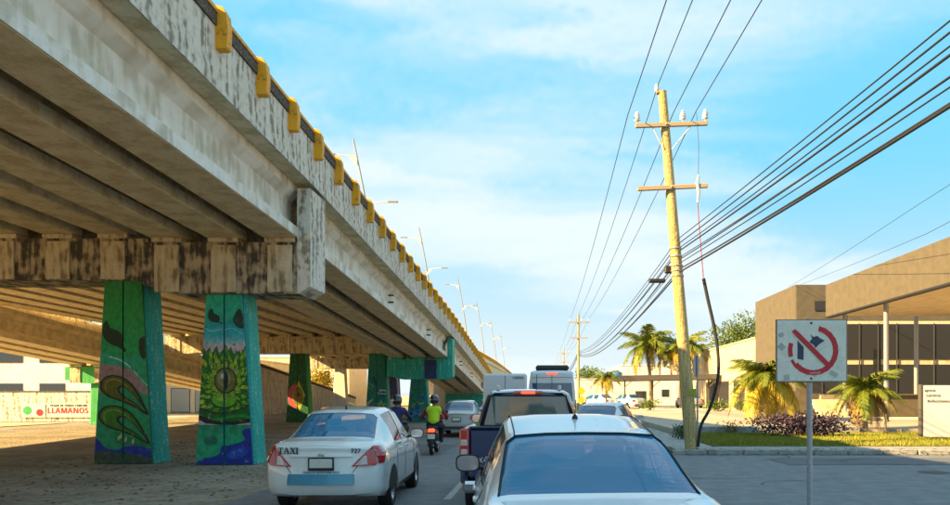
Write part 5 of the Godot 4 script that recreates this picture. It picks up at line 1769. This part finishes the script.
func build_poles():
	var xs := [3.86, 3.95, 3.80, 3.75]
	var ds := [87.0, 151.0, 215.0]
	# near pole: leans to the left
	var t := thing("utility_pole", "leaning wooden utility pole with two crossarms on the corner", "utility pole", V(4.36, .13, 23.4), 0, "utility poles")
	var top := Vector3(-.87, 10.45, 0)
	var b := MB.new(true)
	var path := []
	var rad := []
	for k in 9:
		path.append(top * (k / 8.0))
		rad.append(lerpf(.205, .125, k / 8.0))
	b.tube(path, rad, 16)
	put("post", b, M.pole_wood, t)
	var mid := func(y: float) -> Vector3: return top * (y / 10.45)
	for a in [[9.42, 2.10, .34, .0], [7.60, 2.04, .22, .012]]:
		var c: Vector3 = mid.call(a[0]) + Vector3(a[2] - .18, 0, .17)
		var arm := put("crossarm", bx(c, Vector3(a[1], .12, .10), .012, Basis(Vector3.BACK, .035 + a[3])), M.arm_wood, t)
		put("arm_bolt", bx(mid.call(a[0]) + Vector3(0, 0, .24), Vector3(.05, .05, .06), .01), M.galv, arm)
		if a[2] > .3:
			for s in [-1.0, 1.0]:
				var br := MB.new()
				br.tube([mid.call(8.72) + Vector3(s * .12, 0, .12), c + Vector3(s * .55, -.06, .0)], .018, 6)
				put("brace", br, M.porcelain, t)
			for x in [-1.0, .33, .98]: insulator(arm, c + Vector3(x, .055 + x * .035, 0), 1.15)
	put("pole_cap", bx(mid.call(10.38) + Vector3(-.09, .02, .02), Vector3(.20, .07, .16), .02), M.arm_wood, t)
	insulator(t, top + Vector3(-.16, -.06, 0), .9)
	var f := MB.new(true)   # fuse cutout at the end of the lower arm
	f.tube([Vector3(.16, 7.95, .2), Vector3(.12, 7.70, .2), Vector3(.16, 7.45, .2), Vector3(.13, 7.15, .2)], [.03, .055, .05, .03], 10)
	put("fuse_cutout", f, M.porcelain, t)
	for y in [5.05, 5.35, 5.62, 5.85, 5.2]:
		var bd := MB.new()
		bd.lathe([Vector2(.18, -.025), Vector2(.19, 0), Vector2(.18, .025)], 14, Transform3D(Basis.IDENTITY, mid.call(y)))
		put("band", bd, M.galv, t)
	put("splice_box", bx(Vector3(-.95, 4.98, -.5), Vector3(.5, .12, .16), .03), M.black_plastic, t)
	put("splice_box", bx(Vector3(-.62, 5.28, -.3), Vector3(.26, .22, .16), .03), M.black_plastic, t)
	put("painted_mark", bx(Vector3(-.03, 1.65, .195), Vector3(.24, .20, .02), .01), M.hivis_old, t)
	# far poles
	var names := ["second utility pole, thin in the distance beside the van", "third utility pole, faint and far behind the van", "farthest tiny utility pole at the end of the road"]
	for i in 3:
		var p := thing("utility_pole", names[i], "utility pole", V(xs[i], .1, ds[i]), 0, "utility poles")
		var q := MB.new(true)
		q.tube([Vector3.ZERO, Vector3(0, 10.4, 0)], [.17, .11], 10)
		put("post", q, M.pole_wood, p)
		for a in [[9.5, 2.2], [7.8, 1.9]]:
			put("crossarm", bx(Vector3(.1, a[0], .16), Vector3(a[1], .12, .1)), M.arm_wood, p)
		for x in [-.9, .4, 1.1]: insulator(p, Vector3(x, 9.56, .16))
	# wires along the road
	var px := [2.47, 3.36, 3.80, 4.46]
	var off := [-.9, 0.0, .45, 1.1]
	var labels := ["leftmost of the four bare power wires over the pole top", "bare power wire tied to the very top of the near pole", "third bare power wire, right of the near pole top", "rightmost bare power wire on the upper crossarm"]
	for i in 4:
		var y: float = [9.85, 10.75, 9.92, 9.96][i]
		var pts := [V(px[i] + .2, y + .25, -42), V(px[i], y, 23.25)]
		for k in 3: pts.append(V(xs[k] + off[i], [9.98, 10.4, 9.98, 9.98][i], ds[k] - .1))
		wire("power_wire", labels[i], pts, .55, .0125, M.wire)
	# the bundle of cables lower down, turning to the right behind the viewer
	var n := 9
	for i in n:
		var y: float = 5.28 + i * .112 + [0.0, -.03, .02, .01, -.04, .03, 0.0, .02, .05][i]
		var x := 3.98 - i * .008
		var r: float = [.024, .018, .012, .015, .0122, .019, .0125, .015, .0122][i]
		wire("telephone_cable", ["lowest thick black cable of the sagging bundle on the near pole", "second lowest black cable of the bundle", "third cable from the bottom of the bundle", "fourth cable from the bottom of the bundle", "middle thin cable of the bundle of nine", "fourth cable from the top of the bundle", "third cable from the top of the bundle", "second highest cable of the bundle", "highest cable of the bundle tied to the near pole"][i],
			[V(6.6 + (i % 3) * .12, y + .38, -26), V(x, y, 23.25), V(3.86, 6.0 + i * .06, 86.9), V(3.95, 6.2 + i * .05, 151)], [.42, .46, .40, .44, .5, .38, .42, .36, .34][i], r, M.wire, "cables of the low bundle")
	wire("service_wire", "upper of two thin service wires over the brown building", [V(17.8, 9.5, 58), V(14.1, 8.85, 30), V(6.0, 6.4, -12)], .05, .010, M.wire, "thin service wires")
	wire("service_wire", "lower of two thin service wires over the brown building", [V(18.2, 9.5, 56.5), V(14.4, 7.75, 30), V(6.4, 5.8, -12)], .05, .010, M.wire, "thin service wires")
	wire("jumper_wire", "thin jumper wire dropping from the upper to the lower crossarm", [V(4.46, 9.9, 23.22), V(4.52, 9.0, 23.2), V(4.51, 8.08, 23.2)], .03, .008, M.wire)
	var rw := MB.new()
	rw.tube([V(4.49, 7.28, 23.2), V(4.54, 6.5, 23.2), V(4.66, 5.05, 23.2)], .014, 6)
	single("red_cable", rw, M.red_wire, "thin red cable hanging from the fuse below the lower crossarm", "cable")
	var cb := MB.new()
	var cp := []
	var kp := v2([4.66, 5.08, 4.78, 4.5, 4.95, 3.75, 5.07, 3.01, 5.08, 2.2, 4.86, 1.36, 4.58, .80, 4.50, .2])
	for v in spline(kp): cp.append(V(v.x, v.y, 23.2))
	var cr := []
	for i in cp.size(): cr.append(lerpf(.05, .042, float(i) / cp.size()))
	cb.tube(cp, cr, 10)
	single("riser_cable", cb, M.black_rubber, "thick black cable bowing out beside the near pole down to the ground", "cable")

func build_signs():
	# no right turn
	var t := thing("road_sign", "square white no right turn sign with faded red ring, near right", "sign", V(2.285, .13, 6.8), 0)
	var b := MB.new(true)
	b.tube([Vector3(0, 0, -.035), Vector3(-.01, 2.22, -.035)], .024, 12)
	put("post", b, M.galv, t)
	var c := Vector3(0, 1.945, 0)
	var w := .305
	var h := .268
	put("frame", bx(c + Vector3(0, 0, -.008), Vector3(w * 2, h * 2, .012), .004), M.rust_edge, t)
	var plate := put("plate", bx(c + Vector3(0, 0, .0), Vector3(w * 2 - .022, h * 2 - .02, .012), .004), M.sign_white, t)
	# worn ring: two arcs, left one partly peeled away
	var ring := func(a0: float, a1: float, r0: float, r1: float, z: float) -> MB:
		var m := MB.new()
		var poly := []
		var n := 36
		for i in n + 1:
			var a := lerpf(a0, a1, i / float(n))
			poly.append(Vector2(cos(a), sin(a)) * (r1 + .0025 * sin(i * 2.3)))
		for i in n + 1:
			var a := lerpf(a1, a0, i / float(n))
			poly.append(Vector2(cos(a), sin(a)) * (r0 + .002 * sin(i * 3.1)))
		m.prism(poly, c + Vector3(.012, .005, z), Vector3.RIGHT, Vector3.UP, Vector3(0, 0, .003))
		return m
	put("ring", ring.call(deg_to_rad(-142), deg_to_rad(76), .168, .212, .0065), M.sign_red, plate)
	put("ring", ring.call(deg_to_rad(162), deg_to_rad(196), .178, .215, .0065), M.sign_red, plate)
	put("ring", ring.call(deg_to_rad(204), deg_to_rad(218), .188, .211, .0065), M.sign_red, plate)
	var sl := MB.new()
	sl.prism(v2([-.182, .158, -.160, .180, -.135, .163, .145, -.118, .118, -.146, -.155, .128]), c + Vector3(.012, .005, .0105), Vector3.RIGHT, Vector3.UP, Vector3(0, 0, .003))
	put("slash", sl, M.sign_red, plate)
	var ar := MB.new()
	ar.prism(v2([-.112, -.072, -.062, -.082, -.060, .025, -.112, .082]), c + Vector3(-.01, .005, .0065), Vector3.RIGHT, Vector3.UP, Vector3(0, 0, .003))
	put("arrow", ar, M.sign_navy, plate)
	var ah := MB.new()
	ah.prism(v2([.0, .135, .02, .112, .058, .122, .075, .104, .118, .082, .072, .052, .042, .020, .024, .048, -.012, .068, .012, .098]), c + Vector3(-.01, .005, .0065), Vector3.RIGHT, Vector3.UP, Vector3(0, 0, .003))
	put("arrow_head", ah, M.sign_navy, plate)
	for s in [[-.262, .135, .042, .035, M.galv, .3], [-.258, .035, .05, .055, M.galv, .8], [-.235, -.115, .095, .062, M.porcelain, .05], [-.215, -.225, .05, .045, M.dust, .1], [.185, -.195, .07, .035, M.dust, -.5]]:
		put("sticker", bx(c + Vector3(s[0], s[1], .0075), Vector3(s[2], s[3], .003), 0, Basis(Vector3.BACK, s[5])), s[4], plate)
	for y in [.235, -.235]:
		var bt := MB.new()
		bt.lathe([Vector2(0, .006), Vector2(.009, .004), Vector2(.010, 0)], 10, Transform3D(Basis(Vector3.RIGHT, PI / 2), c + Vector3(-.005, y, .0062)))
		put("bolt", bt, M.trim, plate)
	var sc := put("scrawl", text_mesh("cancun", .030, .002, false), M.porcelain, plate)
	sc.position = c + Vector3(.025, -.186, .011)
	sc.rotation.z = .06
	# the back of a stop sign beside the pole
	var s := thing("stop_sign", "grey back of an octagonal stop sign beside the near pole", "sign", V(4.58, .13, 23.9), deg_to_rad(62))
	var oc := MB.new()
	var pts := []
	for i in 8: pts.append(Vector2(cos(TAU * (i + .5) / 8), sin(TAU * (i + .5) / 8)) * .36)
	oc.prism(pts, Vector3(0, 2.45, 0), Vector3.RIGHT, Vector3.UP, Vector3(0, 0, .01))
	put("plate", oc, M.galv, s)
	var sp := MB.new()
	sp.tube([Vector3(0, 0, .04), Vector3(0, 2.75, .04)], .028, 8)
	put("post", sp, M.galv, s)
	# white totem on the grass
	var o := thing("totem_sign", "white totem sign board with grey lettering at the right edge", "sign", V(14.35, .14, 28.4), 0)
	put("panel", bx(Vector3(0, .98, 0), Vector3(1.75, 1.84, .12), .012), M.sign_plain, o)
	put("edge", bx(Vector3(-.925, .97, -.03), Vector3(.09, 1.92, .2), .01), M.roof_dark, o)
	put("foot", bx(Vector3(0, .03, 0), Vector3(1.9, .06, .3)), M.roof_dark, o)
	for l in [["agencia", .10, 1.72, .11], ["Servicio", .22, 1.54, .14], ["Refacciones", .40, 1.34, .14]]:
		var tx := put("lettering", text_mesh(l[0], l[3], .006), M.trim, o)
		tx.position = Vector3(-.85 + l[1] + .12, l[2], .063)
	# two yellow warning signs at the foot of the second pole
	var y := thing("warning_sign", "pair of stacked yellow warning signs beside the second pole", "sign", V(3.95, .05, 82), 0)
	var yp := MB.new()
	yp.tube([Vector3.ZERO, Vector3(0, 2.5, 0)], .04, 8)
	put("post", yp, M.galv, y)
	for h2 in [1.15, 2.05]: put("plate", bx(Vector3(0, h2, .06), Vector3(.62, .62, .02), 0, Basis(Vector3.BACK, PI / 4)), M.yellow_sign, y)

# ---------------------------------------------------------------- ground
func build_ground():
	randomize_off()
	structure("ground", sheet(-900, 900, -200, 1500, -.06), M.dirt)
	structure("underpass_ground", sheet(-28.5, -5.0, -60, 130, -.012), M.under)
	structure("side_road", sheet(-60, -29.5, -60, 50.5, -.02), M.dirt)
	structure("road", sheet(-5.0, 3.3, -60, 400, 0), M.asphalt)
	structure("cross_street", sheet(3.3, 120, 9.5, 22.75, -.004), M.asphalt)
	# far corner: pavement with kerb stones, grass, low wall and the raised lot
	structure("pavement", bx(V(62, .055, 23.75), Vector3(116.2, .13, 1.5)), M.walk)
	structure("pavement", bx(V(4.4, .058, 64), Vector3(1.6, .13, 79)), M.walk)
	var kerb := thing("kerb", "concrete kerb along the far corner pavement", "kerb")
	kerb.set_meta("kind", "structure")
	for i in 26:
		put("kerb_stone", bx(V(4.2 + i * 1.0, .05 + randf_range(-.012, .008), 22.88 + randf_range(-.015, .015)), Vector3(randf_range(.95, .985), .19, .20), randf_range(.015, .04), Basis(Vector3.UP, randf_range(-.012, .012))), M.walk, kerb)
	for i in 12:
		put("kerb_stone", bx(V(3.46, .05, 24.4 + i * 1.0), Vector3(.2, .19, .985), .02), M.walk, kerb)
	var lawn := structure("lawn", bx(V(34.6, .07, 28.3), Vector3(58.6, .14, 7.6)), M.earth)
	structure("parking_lot", bx(V(40, .16, 62), Vector3(69.5, .36, 60)), M.lot)
	var lw := single("retaining_wall", bx(V(8.9, .22, 31.9), Vector3(7.4, .46, .28), .02), M.walk, "low grey retaining wall between lawn and lot", "wall")
	structure("lot_kerb", bx(V(30, .40, 44.2), Vector3(32, .14, .22), .02), M.wall_white)
	structure("lot_kerb", bx(V(24, .40, 74.0), Vector3(30, .14, .22), .02), M.wall_white)
	# near corner, where the sign stands
	structure("pavement", bx(V(12, .055, -10), Vector3(20.4, .15, 39)), M.walk)
	# mended asphalt, cracks and a manhole
	rng.seed = 77
	for p in [[6.0, 12.4, 19.5, 21.6], [13.0, 15.2, 16.5, 22.2], [-4.6, -2.9, 24.0, 27.5], [.4, 2.4, 26, 31], [-1.2, .2, 15.6, 17.2], [18, 26, 14, 15.3]]:
		var b := MB.new()
		var poly := []
		for k in 28:
			var f := k / 7.0
			var c: Vector2 = [Vector2(p[0], p[2]), Vector2(p[1], p[2]), Vector2(p[1], p[3]), Vector2(p[0], p[3])][int(f)].lerp([Vector2(p[1], p[2]), Vector2(p[1], p[3]), Vector2(p[0], p[3]), Vector2(p[0], p[2])][int(f)], f - int(f))
			poly.append(V(c.x + rng.randf_range(-.06, .06), .003, c.y + rng.randf_range(-.06, .06)))
		b.cap(poly, Vector3.UP)
		structure("asphalt_patch", b, M.patch)
	for i in 22:
		var b := MB.new()
		var o := Vector2(rng.randf_range(3.5, 24), rng.randf_range(12.6, 22.4)) if i < 14 else Vector2(rng.randf_range(-4.8, 3), rng.randf_range(14, 34))
		var a := rng.randf() * TAU
		var l := []
		var r := []
		for k in 14:
			a += rng.randf_range(-.5, .5)
			o += Vector2(cos(a), sin(a)) * .22
			var w := rng.randf_range(.010, .026) * (1.0 - absf(k - 6.5) / 8.0)
			l.append(V(o.x - sin(a) * w, .0065, o.y + cos(a) * w))
			r.append(V(o.x + sin(a) * w, .0065, o.y - cos(a) * w))
		for k in 13: b.quad_out(l[k], r[k], r[k + 1], l[k + 1], l[k] + Vector3.DOWN)
		structure("asphalt_crack", b, M.tar)
	var mh := MB.new()
	mh.lathe([Vector2(0, .012), Vector2(.30, .012), Vector2(.33, .004)], 24, Transform3D(Basis.IDENTITY, V(8.6, 0, 17.6)))
	single("manhole_cover", mh, M.roof_dark, "round iron manhole cover in the cross street", "manhole cover")
	# lane line, worn
	for i in 14:
		structure("lane_marking", sheet(-1.62, -1.50, 13 + i * 9.0, 17 + i * 9.0, .004), M.road_paint)

func build_plants():
	palm("palm_tree", "short bushy golden palm behind the road sign", V(11.6, .34, 41.5), 2.2, 2.45, 46, .15, ["leaf_palm", "leaf_palm", "leaf_gold", "leaf_gold"], 31, "", 1.35)
	palm("palm_tree", "short palm on the lawn beside the white totem sign", V(13.05, .14, 32.4), 1.66, 1.75, 30, .11, ["leaf_palm", "leaf_palm", "leaf_palm", "leaf_gold", "leaf_dry"], 32, "", 1.2)
	palm("coconut_palm", "tall coconut palm left of the near utility pole", V(11.9, .3, 88), 6.7, 3.9, 26, .20, ["leaf_palm", "leaf_palm", "leaf_palm", "leaf_gold"], 33, "coconut palms", 1.05, Vector3(-.5, 0, 0))
	palm("coconut_palm", "tall coconut palm partly behind the near utility pole", V(15.4, .3, 87), 6.3, 3.7, 26, .20, ["leaf_palm", "leaf_palm", "leaf_gold", "leaf_dry"], 34, "coconut palms", 1.15, Vector3(-.3, 0, 0))
	palm("coconut_palm", "coconut palm whose crown shows just right of the near pole", V(18.9, .3, 98), 6.2, 3.3, 20, .20, ["leaf_palm", "leaf_gold"], 35, "coconut palms", 1.15)
	palm("palm_tree", "small slender palm in front of the low white building", V(6.0, .1, 76), 3.1, 1.9, 16, .09, ["leaf_palm", "leaf_gold"], 36, "", 1.1)
	shrub("shrub", "round green shrub below the tall coconut palm", V(9.4, .3, 70), Vector3(1.7, 1.1, 1.4), 700, .16, M.leaf_green, 41)
	shrub("shrub", "green hedge bush right of the near pole by the garages", V(14.6, .3, 66), Vector3(2.4, 1.0, 1.2), 800, .16, M.leaf_green, 42)
	shrub("shrub", "second hedge bush by the garages beside the golden palm", V(16.2, .3, 64), Vector3(2.0, 1.0, 1.2), 700, .16, M.leaf_green, 43)
	shrub("shrub", "dark bush at the foot of the second pole", V(5.5, .1, 92), Vector3(2.4, 1.5, 1.6), 700, .2, M.leaf_green, 44)
	shrub("shrub", "small weed clump on the lawn left of the pole", V(4.95, .14, 28.5), Vector3(.7, .5, .5), 260, .10, M.leaf_dark, 45)
	shrub("shrub", "dry grey clump against the low retaining wall", V(7.4, .14, 31.4), Vector3(1.0, .5, .4), 260, .09, M.leaf_dry, 46)
	shrub("purple_shrub", "long low bed of purple leafy plants at the foot of the sign", V(9.6, .14, 29.4), Vector3(3.9, .95, 1.3), 2600, .13, M.leaf_purple, 47)
	tree("tree", "leafy tree crown rising over the low cream building", V(22.5, 0, 92), 10.6, Vector3(7.5, 5.0, 6.0), 3200, .34, M.leaf_green, 51, "trees behind the cream building")
	tree("tree", "smaller leafy tree at the left end of the cream building", V(18.4, 0, 108), 9.4, Vector3(5, 4.4, 5), 2200, .34, M.leaf_dark, 52, "trees behind the cream building")
	tree("tree", "green tree beyond the low white building, by the second pole", V(7.6, 0, 132), 6.2, Vector3(5.5, 3.8, 5), 1800, .34, M.leaf_green, 53)
	tree("tree", "small bright tree seen through the piers beyond the taxi", V(-25.6, 0, 92), 4.6, Vector3(4.2, 3.0, 3.4), 1500, .28, M.leaf_gold, 54)
	tree("tree", "dark green tree at the far left behind the pale shop", V(-50, 0, 84), 11, Vector3(9, 6, 7), 2200, .4, M.leaf_dark, 55)
	var blade := blade_mesh(.10, .010, 9, .09, 61)
	scatter("grass", "short green grass on the lawn strip", "grass", blade, M.grass, 15000, 62, func(): return V(rng.randf_range(5.4, 22), .138, rng.randf_range(24.6, 32.0)))
	var leaf := MB.new()
	leaf.tri(Vector3(-.03, 0, 0), Vector3(.0, .012, .02), Vector3(.04, .004, 0))
	leaf.tri(Vector3(-.03, 0, 0), Vector3(.04, .004, 0), Vector3(.0, .010, -.02))
	scatter("leaf_litter", "brown dry leaves and dirt along the kerb", "leaves", leaf.done(), M.litter, 2600, 63, func(): return V(rng.randf_range(4.0, 24), .005 if rng.randf() < .6 else .124, rng.randfn() * .10 + (22.68 if rng.randf() < .6 else 23.3)))
	scatter("dry_leaves", "scattered dry leaves and rubbish on the ground under the overpass", "leaves", leaf.done(), M.litter, 1500, 64, func(): return V(rng.randf_range(-13, -5.2), -.008, rng.randf_range(12, 30)), .6, 1.6)
	# parked cars by the carport
	small_sedan("parked_car", "white parked car left end of the carport, nose to the wall", V(6.9, .34, 80), deg_to_rad(35), M.white_paint, "cars parked by the carport")
	small_sedan("parked_car", "white parked car under the carport beside the palm trunk", V(9.5, .34, 79), deg_to_rad(25), M.white_paint, "cars parked by the carport")
	small_sedan("parked_car", "grey parked car under the right end of the carport", V(15.3, .34, 79.5), deg_to_rad(10), M.silver_paint, "cars parked by the carport")

func _ready():
	# camera: level, lens shifted up and to the left as the crop of the photograph is
	var cam := Camera3D.new()
	cam.name = "camera"
	var near := 0.1
	cam.near = near
	cam.far = 3000.0
	cam.projection = Camera3D.PROJECTION_FRUSTUM
	cam.size = 505.0 / 800.0 * near
	cam.frustum_offset = Vector2((475.0 - 543.0) / 800.0, (395.0 - 252.5) / 800.0) * near
	cam.position = Vector3(0, 1.7, 0)
	add_child(cam)
	cam.current = true
	var we := WorldEnvironment.new()
	we.name = "world_environment"
	var env := Environment.new()
	env.background_mode = Environment.BG_SKY
	env.sky = make_sky()
	env.ambient_light_source = Environment.AMBIENT_SOURCE_SKY
	env.reflected_light_source = Environment.REFLECTION_SOURCE_SKY
	env.tonemap_mode = Environment.TONE_MAPPER_LINEAR
	env.tonemap_exposure = 3.75
	env.sdfgi_enabled = true
	env.ssao_enabled = true
	env.ssil_enabled = true
	we.environment = env
	add_child(we)
	var sun := DirectionalLight3D.new()
	sun.name = "sun"
	sun.light_color = Color(1.0, 0.84, 0.56)
	sun.light_energy = 1.6
	sun.light_angular_distance = 0.5
	sun.shadow_enabled = true
	add_child(sun)
	sun.look_at_from_position(Vector3.ZERO, Vector3(0.85, -0.45, -0.35))
	print("sky done ", Time.get_ticks_msec())
	make_materials()
	M.hivis_old = mat(lin(0.30, 0.33, 0.03), 0.8)
	M.rust_edge = mat(lin(0.22, 0.17, 0.12), 0.6)
	M.dust = mat(lin(0.40, 0.41, 0.36), 0.8)
	M.sign_plain = mat(lin(0.74, 0.71, 0.63), 0.5)
	M.yellow_sign = mat(lin(0.75, 0.42, 0.01), 0.5)
	print("materials ", Time.get_ticks_msec())
	build_ground()
	build_overpass()
	print("overpass ", Time.get_ticks_msec())
	build_buildings()
	build_poles()
	build_signs()
	print("street ", Time.get_ticks_msec())
	build_traffic()
	print("traffic ", Time.get_ticks_msec())
	build_plants()
	print("plants ", Time.get_ticks_msec())
